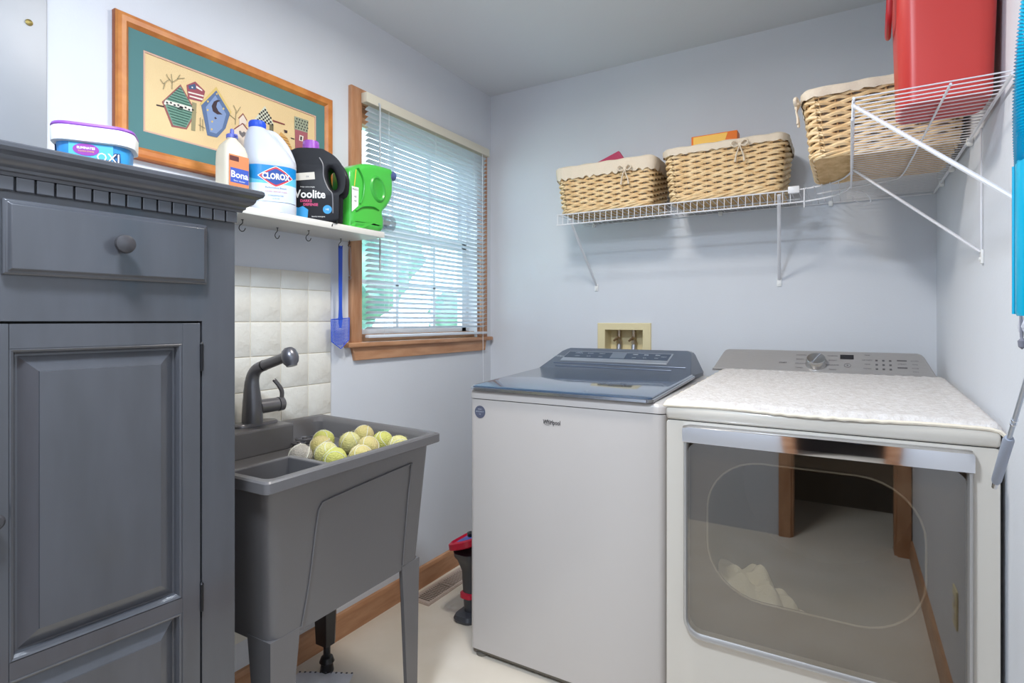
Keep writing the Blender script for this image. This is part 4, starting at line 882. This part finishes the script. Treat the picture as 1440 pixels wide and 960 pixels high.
for k in range(4): text(b, ('wrinkle', 'damp', 'energy', 'extra')[k], .0075, cf(1.875, .68-.14*k), mi=0)
obj('console_print', b, [mat('print_dark', (92, 90, 92), .5), mat('display_black', (40, 40, 44), .2)], t, smooth=False)
# cotton mat on the dryer
t = thing('cotton_mat', 'white textured cotton bath mat spread over the top of the dryer', 'mat', (1.61, -.68, 1.03))
b = bm_(); NX, NY = 90, 60; G = []
def dtop(y): return 1.0005+(1.028-1.0005)*min(1, max(0, (y-(DY+.014))/(.79-.014)))
for i in range(NX+1):
    r = []
    for j in range(NY+1):
        u, v = i/NX, j/NY
        x0 = 1.262+(.006)*v; x1 = 1.964-.012*v
        x = x0+(x1-x0)*u; y = -1.094+(.778)*v+.004*math.sin(u*9)
        e = min(u, 1-u)*.69; f = min(v, 1-v)*.77; ed = min(e, f)
        z = dtop(y)+.0085
        if ed < .016: z -= .006*(1-ed/.016)**2
        z += .0012*math.sin(x*170)*math.sin(y*150)+.0006*math.sin(x*420+y*90)*math.sin(y*390)
        for q in (.055, .075):
            z -= .0025*math.exp(-((ed-q)/.005)**2)
        if y < -1.078: z -= (-1.078-y)*.35
        if x > DX1-.006: z -= (x-DX1+.006)*1.0
        r.append(Vector((x, y, z)))
    G.append(r)
loft(b, G, close=False, cap0=False, cap1=False)
bot = [[Vector((p.x, p.y, dtop(p.y)+.0012 if p.y > DY+.004 and p.x < DX1-.002 else p.z-.007)) for p in r] for r in (G[0], G[-1])]
bound = [G[i][0] for i in range(NX+1)]+[G[NX][j] for j in range(1, NY+1)]+[G[i][NY] for i in range(NX-1, -1, -1)]+[G[0][j] for j in range(NY-1, 0, -1)]
loft(b, [bound, [p+Vector((0, 0, -.0072)) for p in bound]], cap0=False, cap1=False)
obj('pile', b, TERRY, t, fix=True, ang=70)
b = bm_(); tube(b, [p+Vector((0, 0, -.003)) for p in bound[::2]], .0042, 6, cyc=True); obj('hem', b, mat('mat_hem', (232, 222, 204), .9), t)

# ------------------------------------------------------------------ wire shelving
SH, LIP = 1.690, 1.645
WR, WT = .0015, .0028
t = thing('wire_shelf', 'white wire shelf on the back wall carrying the two smaller baskets', 'shelf', (1.0, -.15, SH), group=None)
def rod(bm, *p, r=WT, n=6): tube(bm, list(p), r, n); return bm
b = rod(bm_(), (.555, -.308, SH), (1.52, -.308, SH)); obj('front_rail', b, WIRE, t)
b = rod(bm_(), (.555, -.310, LIP), (1.50, -.310, LIP)); obj('lip_rail', b, WIRE, t)
b = rod(bm_(), (.555, -.008, SH-.004), (1.945, -.008, SH-.004)); obj('back_rail', b, WIRE, t)
b = rod(bm_(), (.555, -.160, SH-.005), (1.52, -.160, SH-.005)); obj('middle_rail', b, WIRE, t)
me = None; x = .560
while x < 1.90:
    if x < 1.50:
        if me is None: b = bm_(); tube(b, [(x, -.004, SH), (x, -.304, SH), (x, -.310, SH-.006), (x, -.312, LIP)], WR, 5); o = obj('wire', b, WIRE, t); me = o.data; x0 = x
        else: o = bpy.data.objects.new('wire', me); COL.objects.link(o); o.parent = t; o.location = (x-x0, 0, 0)
    else:
        b = bm_(); yl = -.30-min(.15, (x-1.5)*.6) if x < 1.69 else -.02; 
        if x >= 1.66: break
        tube(b, [(x, -.004, SH), (x, yl, SH)], WR, 5); obj('wire', b, WIRE, t)
    x += .0254
CR = [(1.50, -.310), (1.56, -.318), (1.62, -.350), (1.665, -.410), (1.690, -.500)]
b = bm_(); tube(b, cat([(a, c, SH) for a, c in CR], 6), WT, 6); tube(b, cat([(a, c, LIP) for a, c in CR], 6), WT, 6); obj('corner_rail', b, WIRE, t)
b = bm_(); box(b, 1.492, 1.530, -.318, -.300, SH-.012, SH+.014, bev=.003); obj('joining_clip', b, WIRE, t)
b = bm_(); tube(b, [(1.545, -.318, SH+.002), (1.545, -.322, 1.622)], WT*.8, 6); obj('lip_end', b, WIRE, t)
for x in (.608, 1.20, 1.62):
    b = bm_(); box(b, x-.008, x+.008, -.014, 0, SH-.016, SH+.004, bev=.003); cyl(b, (x, -.014, SH-.010), (x, -.017, SH-.010), .004, n=8); obj('wall_clip', b, WPL, t)
def brace(parent, top, bot, n, w=.0065):
    b = bm_(); T, B = Vector(top), Vector(bot); tube(b, [T, B], w, 8, flat=.6)
    br_ = obj('brace', b, WIRE, parent)
    b = bm_(); nv = Vector(n)
    if abs(nv.y) > .5: box(b, B.x-.009, B.x+.009, -.006, 0, B.z-.028, B.z+.006, bev=.002); cyl(b, (B.x, -.006, B.z-.016), (B.x, -.009, B.z-.016), .004, n=8)
    else: box(b, XR-.006, XR, B.y-.009, B.y+.009, B.z-.028, B.z+.006, bev=.002); cyl(b, (XR-.006, B.y, B.z-.016), (XR-.009, B.y, B.z-.016), .004, n=8)
    obj('foot_clip', b, WPL, br_)
brace(t, (.618, -.306, 1.666), (.620, -.006, 1.390), (0, -1, 0)); brace(t, (1.462, -.306, 1.680), (1.433, -.006, 1.388), (0, -1, 0))
t = thing('wire_shelf', 'white wire shelf on the right wall carrying red bin and largest basket', 'shelf', (1.83, -.6, SH))
X0 = 1.692; Y1 = -1.190
b = rod(bm_(), (X0, -.47, SH), (X0, Y1, SH)); obj('front_rail', b, WIRE, t)
b = rod(bm_(), (X0-.003, -.47, LIP), (X0-.003, Y1, LIP)); obj('lip_rail', b, WIRE, t)
b = rod(bm_(), (XR-.010, -.02, SH-.005), (XR-.010, Y1, SH-.005), r=.004); obj('back_rail', b, WIRE, t)
b = bm_(); tube(b, cat([(1.856, Y1, SH-.005), (1.845, -.80, SH-.005), (1.830, -.40, SH-.005), (1.800, -.33, SH-.005), (1.70, -.285, SH-.005), (1.58, -.22, SH-.005)], 6), WT*.9, 6); obj('middle_rail', b, WIRE, t)
b = bm_(); tube(b, cat([(1.70, -.42, LIP), (1.73, -.40, LIP-.01), (1.745, -.36, LIP-.03), (1.72, -.34, LIP-.035), (1.69, -.37, LIP-.01)], 6), WT*.7, 6); obj('wire_hook', b, WIRE, t)
me = None; y = Y1
while y < -.03:
    if me is None: b = bm_(); tube(b, [(X0-.003, y, LIP), (X0-.002, y, SH-.006), (X0+.004, y, SH), (XR-.006, y, SH)], WR, 5); o = obj('wire', b, WIRE, t); me = o.data; y0 = y
    elif y < -.47: o = bpy.data.objects.new('wire', me); COL.objects.link(o); o.parent = t; o.location = (0, y-y0, 0)
    else: b = bm_(); tube(b, [(1.675 if y > -.36 else X0, y, SH), (XR-.006, y, SH)], WR, 5); obj('wire', b, WIRE, t)
    y += .0254
brace(t, (X0, -1.165, 1.682), (XR-.004, -1.400, 1.376), (-1, 0, 0), .0070); brace(t, (X0+.002, -.605, 1.672), (XR-.004, -.850, 1.382), (-1, 0, 0), .006)
for y in (-.20, -.42, -.72):
    b = bm_(); box(b, XR-.014, XR, y-.008, y+.008, SH-.018, SH+.003, bev=.003); obj('wall_clip', b, WPL, t)
b = bm_(); cyl(b, (XR-.004, -.85, 1.385), (XR-.004, -.85, SH-.01), .002, n=6); obj('upright_rod', b, WIRE, t)

# ------------------------------------------------------------------ baskets
def basket(lab, cx, cy, z0, w, d, h, flare, bandh, bow_at, seed, group):
    """w along x, d along y at the base; flare = how much wider each side is at the top"""
    t = thing('wicker_basket', lab, 'basket', (cx, cy, z0), group=group); rn = random.Random(seed)
    def per(s, k, off=0):   # s 0..1 round the basket, k 0..1 up
        W_, D_, r = w+2*flare*k+2*off, d+2*flare*k+2*off, .035+off
        segs = [(W_-2*r), r*PI/2, (D_-2*r), r*PI/2]*2; T_ = sum(segs); q = (s % 1)*T_
        cs = [(-W_/2+r, -D_/2), (W_/2-r, -D_/2+r), (W_/2, -D_/2+r), (W_/2-r, D_/2-r), (W_/2-r, D_/2), (-W_/2+r, D_/2-r), (-W_/2, D_/2-r), (-W_/2+r, -D_/2+r)]
        i = 0
        while i < 7 and q > segs[i]: q -= segs[i]; i += 1
        if i == 0: p = (cs[0][0]+q, -D_/2)
        elif i == 2: p = (W_/2, -D_/2+r+q)
        elif i == 4: p = (W_/2-r-q, D_/2)
        elif i == 6: p = (-W_/2, D_/2-r-q)
        else:
            a0 = {1: -90, 3: 0, 5: 90, 7: 180}[i]; a = math.radians(a0)+q/r; c = {1: (W_/2-r, -D_/2+r), 3: (W_/2-r, D_/2-r), 5: (-W_/2+r, D_/2-r), 7: (-W_/2+r, -D_/2+r)}[i]
            p = (c[0]+r*math.cos(a), c[1]+r*math.sin(a))
        return Vector((cx+p[0], cy+p[1], z0+h*k))
    P_ = 2*(w+d)+4*flare; ns = int(P_/.040)//2*2; rows = int((h-.03)/.0105)
    b = bm_()
    for i in range(ns): tube(b, [per(i/ns, 0.03, -.004), per(i/ns, .5, -.004), per(i/ns, .99, -.004)], .0032, 5)
    s = obj('stakes', b, WICKS, t); s['kind'] = 'stuff'
    b = bm_()
    for r in range(rows):
        z = .022+r*(h-.030)/rows; pts = []; m = ns*4; ph = rn.random()*.3; tilt = 0
        for q in range(m):
            a = q/m*ns; off = .0046*math.cos(PI*(a+r))
            p = per(q/m, z/h, off); p.z += .0024*math.sin(PI*(a+r)+.8+ph)+rn.uniform(-.0004, .0004); pts.append(p)
        tube(b, pts, .0060*rn.uniform(.9, 1.1), 5, cyc=True)
    s = obj('weave', b, WICK, t); s['kind'] = 'stuff'
    b = bm_()
    for ph in (0, PI*2/3, PI*4/3):
        for zz, rad in ((.010, .0065), (h-.004, .005)):
            pts = []
            for q in range(160): a = q/160*2*PI*ns*.22; p = per(q/160, zz/h, rad*.8*math.cos(a+ph)); p.z += rad*.9*math.sin(a+ph); pts.append(p)
            tube(b, pts, rad*.72, 5, cyc=True)
    obj('braided_border', b, WICK, t)
    b = bm_()
    nb = int(d/.011)
    for i in range(nb):
        y = cy-d/2+.006+i*(d-.012)/(nb-1); m = int(w/.012); pts = [(cx-w/2+.004+(w-.008)*q/m, y, z0+.008+.0035*math.cos(PI*(q*.5+i))) for q in range(m+1)]; tube(b, pts, .0044, 5)
    nb = int(w/.024)
    for i in range(nb): x = cx-w/2+.012+i*(w-.024)/(nb-1); tube(b, [(x, cy-d/2+.004, z0+.008), (x, cy+d/2-.004, z0+.008)], .003, 5)
    s = obj('base_weave', b, WICKS, t); s['kind'] = 'stuff'
    # liner folded over the rim
    b = bm_(); m = 140
    def lw(q): return bandh*(1+.10*math.sin(q*37)+.06*math.sin(q*91+seed))
    rings = []
    for off, zf in ((.0125, 'lo'), (.0135, 'mid'), (.0125, 'hi'), (.004, 'top'), (-.010, 'hi'), (-.0105, 'in')):
        r = []
        for q in range(m):
            s_ = q/m; o_ = off+.0016*math.sin(q*1.1+seed)*(1 if zf in ('lo', 'mid') else .4)
            zz = {'lo': h-lw(s_*2*PI), 'mid': h-bandh*.5, 'hi': h+.002, 'top': h+.008+.0012*math.sin(q*.7), 'in': h*.08}[zf]
            p = per(s_, zz/h, o_); r.append(p)
        rings.append(r)
    loft(b, rings, cap0=False, cap1=True); obj('cloth_liner', b, CLOTH, t, fix=False)
    # tied bow
    b = bm_(); s0, kz = bow_at; c = per(s0, 1, .015); c.z = z0+h-bandh*kz
    nx = (per(s0+.01, 1)-per(s0-.01, 1)).normalized(); nn = Vector((nx.y, -nx.x, 0)); U = Vector((0, 0, 1))
    q = lambda a, e, f: c+nx*a+U*e+nn*f
    for sg in (-1, 1):
        tube(b, cat([q(0, 0, 0), q(.018*sg, .014, .008), (q(.030*sg, .004, .010)), q(.018*sg, -.008, .008), q(0, 0, 0)], 4), .0052, 8, flat=.6)
        tube(b, cat([q(0, 0, .002), q(.006*sg, -.022, .008), q(.013*sg, -.042, .004), q(.016*sg, -.064, .003)], 4), [.0042]*6+[.0052]*4+[.0064]*3, 8, flat=.6)
    lathe(b, [(.0005, -.006), (.006, -.004), (.007, 0), (.006, .004), (.0005, .006)], c+nn*.004, nn, 10)
    obj('ribbon_bow', b, CLOTH, t)
    return t, per
basket('smaller left wicker basket with tall cloth band on the back wire shelf', .775, -.172, SH+.003, .40, .255, .196, .018, .048, (.195, .85), 3, 'lined wicker baskets')
basket('middle wicker basket holding the orange box on the back wire shelf', 1.262, -.172, SH+.003, .405, .255, .205, .018, .022, (.170, .9), 5, 'lined wicker baskets')
basket('largest wicker basket on the right wall shelf behind the red bin', 1.762, -.515, SH+.003, .345, .365, .195, .020, .020, (.955, 1.0), 8, 'lined wicker baskets')
# things sticking out of the baskets
t = thing('orange_box', 'orange and yellow cardboard box poking out of the middle basket', 'box', (1.20, -.15, SH+.10), math.radians(0))
b = bm_(); box(b, 1.118, 1.298, -.185, -.125, SH+.015, SH+.292, bev=.0015); obj('carton', b, mat('carton_orange', (240, 122, 32), .45), t)
b = bm_(); prism(b, [(1.126, -.1852, SH+.18), (1.225, -.1852, SH+.18), (1.262, -.1852, SH+.288), (1.126, -.1852, SH+.288)], (0, -.0006, 0)); obj('print', b, mat('carton_yellow', (248, 190, 40), .45), t, smooth=False)
t = thing('magenta_packet', 'dark pink packet corner sticking out of the left basket', 'packet', (.72, -.17, SH+.12))
b = bm_(); prism(b, [(.655, -.20, SH+.04), (.805, -.20, SH+.04), (.840, -.19, SH+.225), (.800, -.185, SH+.285), (.655, -.185, SH+.232)], (0, .02, 0)); obj('packet_body', b, mat('magenta_card', (186, 60, 96), .5), t, smooth=False, bevel=.003)
# ------------------------------------------------------------------ red bin
t = thing('waste_bin', 'tall red plastic bin standing on the right wire shelf', 'bin', (1.862, -1.00, SH+.003))
b = bm_(); rb = lambda w, d, z, r: [(x+1.862, y-1.000, SH+.003+z) for x, y in rrect(w, d, r, 6)]
loft(b, [rb(.158, .150, 0, .028), rb(.165, .158, .004, .032), rb(.184, .196, .36, .038), rb(.180, .192, .36, .036), rb(.158, .150, .006, .03)], cap1=True); obj('bin_body', b, RED, t)
b = bm_(); loft(b, [rb(.184, .196, .335, .038), rb(.192, .206, .333, .042), rb(.193, .207, .352, .043), rb(.190, .203, .362, .041), rb(.178, .190, .362, .036), rb(.178, .190, .355, .036)], cyc=False, cap0=False, cap1=False); obj('rim', b, REDD, t)
b = bm_(); tube(b, cat([(1.770, -1.06, SH+.335), (1.764, -1.063, SH+.28), (1.762, -1.06, SH+.235), (1.762, -1.04, SH+.207), (1.764, -.96, SH+.207), (1.764, -.94, SH+.235), (1.768, -.94, SH+.335)], 5), .0055, 8); obj('side_handle', b, REDD, t)

# ------------------------------------------------------------------ things hanging on the right wall near the camera
HX = 1.925
t = thing('plastic_hose', 'turquoise ribbed plastic hose hanging at the right edge of the photo', 'hose', (HX, -1.45, 1.44))
b = bm_(); pth = cat([(HX, -1.457, 1.455), (HX, -1.447, 1.50), (HX, -1.445, 1.56), (HX, -1.457, 1.62), (HX, -1.485, 1.675), (HX, -1.530, 1.72), (HX, -1.595, 1.735), (HX, -1.660, 1.71), (HX, -1.695, 1.65), (HX, -1.705, 1.5), (HX, -1.685, 1.30)], 24)
rad = [.0235+.0022*math.cos(PI*i) if 0 else (.0245 if i % 2 else .0212) for i in range(len(pth))]
tube(b, pth, rad, 14); obj('ribbed_tube', b, TEAL, t, ang=70)
b = bm_(); tube(b, [(HX, -1.455, 1.225), (HX, -1.455, 1.23), (HX, -1.457, 1.46)], [.021, .023, .0235], 16); tube(b, [(HX-.022, -1.442, 1.228), (HX-.022, -1.442, 1.456)], .0025, 6); obj('cuff', b, TEAL, t)
b = bm_(); tube(b, cat([(XR, -1.595, 1.70), (XR-.03, -1.595, 1.695), (XR-.062, -1.595, 1.70), (XR-.066, -1.595, 1.72)], 4), .004, 8); obj('wall_hook', b, GREYM, t)
t = thing('mesh_bag', 'pale grey crumpled mesh bag hanging behind the turquoise hose', 'bag', (1.945, -1.36, 1.25))
b = bm_(); rings = []
for k in range(17):
    z = 1.335-.145*k/16; w = .012+.040*math.sin(min(1, k/12)*PI/2)*(1 if k < 14 else (17-k)/3.5); th = .010+.006*math.sin(k)
    rings.append([(1.944+th*math.sin(a)*.8, -1.330+w*math.cos(a)*(1+.14*math.sin(5*a+k))+.006*math.sin(k*1.3), z) for a in [2*PI*q/22 for q in range(22)]])
loft(b, rings); obj('bag_body', b, mat('mesh_grey', (206, 208, 220), .95, bump=1, bscale=220), t)
b = bm_(); tube(b, cat([(1.935, -1.332, 1.345), (1.930, -1.325, 1.30), (1.932, -1.335, 1.24), (1.932, -1.340, 1.195), (1.932, -1.345, 1.185)], 5), .0022, 6); lathe(b, [(.0005, -.010), (.005, -.006), (.006, .004), (.0005, .010)], (1.932, -1.345, 1.180), (0, 0, 1), 12); obj('drawstring', b, mat('cord_grey', (120, 120, 132), .7), t)
t = thing('telescopic_pole', 'slim grey telescoping metal pole with grey sleeve at lower right edge', 'pole', (1.90, -1.50, 1.1))
A0, B0 = Vector((1.905, -1.320, .925)), Vector((1.905, -1.70, 1.32))
# the straight line through the points seen in the photo
pa, pb = Vector((1.90, -1.332, .938)), Vector((1.90, -1.517, 1.121)); dv = (pb-pa).normalized()
pm = Vector((1.90, -1.423, 1.028))
b = bm_(); tube(b, [pm, pb, pb+dv*.34], .0034, 12); obj('tube', b, GREYM, t)
b = bm_(); tube(b, [pa+dv*.004, pa+dv*.012, pm+dv*.002, pm+dv*.008], [.0055, .0072, .0076, .0058], 14); obj('sleeve', b, FOAM, t)
b = bm_(); tube(b, [pm+dv*.045, pm+dv*.047], .0048, 12); tube(b, [pm+dv*.055, pm+dv*.057], .0048, 12); tube(b, [pa-dv*.012, pa+dv*.006], [.004, .005], 10); obj('ferrule', b, CHROME, t)
b = bm_(); e = pb+dv*.33; tube(b, cat([(XR, e.y, e.z+.02), (XR-.03, e.y, e.z+.015), (e.x-.008, e.y, e.z+.008), (e.x-.010, e.y, e.z+.03)], 4), .003, 8); obj('wall_hook', b, GREYM, t)
# outlet plate seen mirrored in the dryer door
t = thing('outlet_plate', 'ivory outlet plate on right wall, mirrored in the dryer door', 'outlet', (XR, -1.75, .35))
b = bm_(); box(b, XR-.006, XR, -1.79, -1.72, .30, .415, bev=.002); obj('plate', b, BEIGE, t)
for z in (.335, .380):
    b = bm_(); box(b, XR-.008, XR-.005, -1.772, -1.738, z-.013, z+.013, bev=.001); obj('socket', b, MATS['lbl_cream'], t)
# ------------------------------------------------------------------ ceiling lamp, plus an added fixture for the rear fill light
for lx, ly, lab in ((.93, -1.30, 'round flush ceiling lamp with white dome above washer and sink, out of frame'), (1.12, -2.50, 'round flush ceiling fixture added for fill light near the closet, behind the camera')):
    t = thing('ceiling_lamp', lab, 'lamp', (lx, ly, H))
    b = bm_(); lathe(b, [(.17, 0), (.17, -.022), (.155, -.028)], (lx, ly, H), n=40); obj('base', b, WPL, t)
    b = bm_(); lathe(b, [(.150, -.026), (.148, -.034), (.138, -.045), (.11, -.058), (.07, -.066), (.0005, -.069)], (lx, ly, H), n=40); obj('diffuser', b, mat('lamp_glass', (250, 246, 236), .5, emit=((255, 244, 228), 9)), t)
# ------------------------------------------------------------------ closet behind the camera (mirrored in the dryer)
b = bm_(); cyl(b, (1.14, YB-.42, 1.72), (XR+.10, YB-.42, 1.72), .014, n=12); tag(obj('closet_rod', b, GREYM), 'metal clothes rod in the dark closet behind the camera', 'rod')
for i, (x, c, cn, L_) in enumerate(((1.42, (52, 70, 130), 'dark blue', .82), (1.50, (196, 96, 100), 'rose', .75), (1.58, (222, 220, 220), 'white striped', .84), (1.67, (210, 212, 216), 'light grey', .80), (1.75, (44, 52, 84), 'navy', .90), (1.84, (120, 70, 60), 'brown', .78))):
    t = thing('hanging_shirt', cn+' shirt hanging on the closet rod behind the camera', 'shirt', (x, YB-.42, 1.72), group='shirts in the closet')
    b = bm_(); rings = []
    for k, (hw, z) in enumerate(((.03, 1.64), (.10, 1.63), (.19, 1.585), (.20, 1.50), (.185, 1.40), (.19, 1.62-L_))):
        rings.append([(x+(.016+.004*math.sin(7*a+i))*math.sin(a), YB-.42+hw*math.cos(a), z) for a in [2*PI*q/20 for q in range(20)]])
    loft(b, rings); obj('shirt_body', b, mat('cloth_'+cn.replace(' ', '_'), c, .9), t)
    b = bm_(); tube(b, cat([(x, YB-.42, 1.66), (x, YB-.42, 1.70), (x, YB-.405, 1.72), (x, YB-.42, 1.737), (x, YB-.435, 1.725)], 4), .0018, 6); obj('hanger_hook', b, GREYM, t)
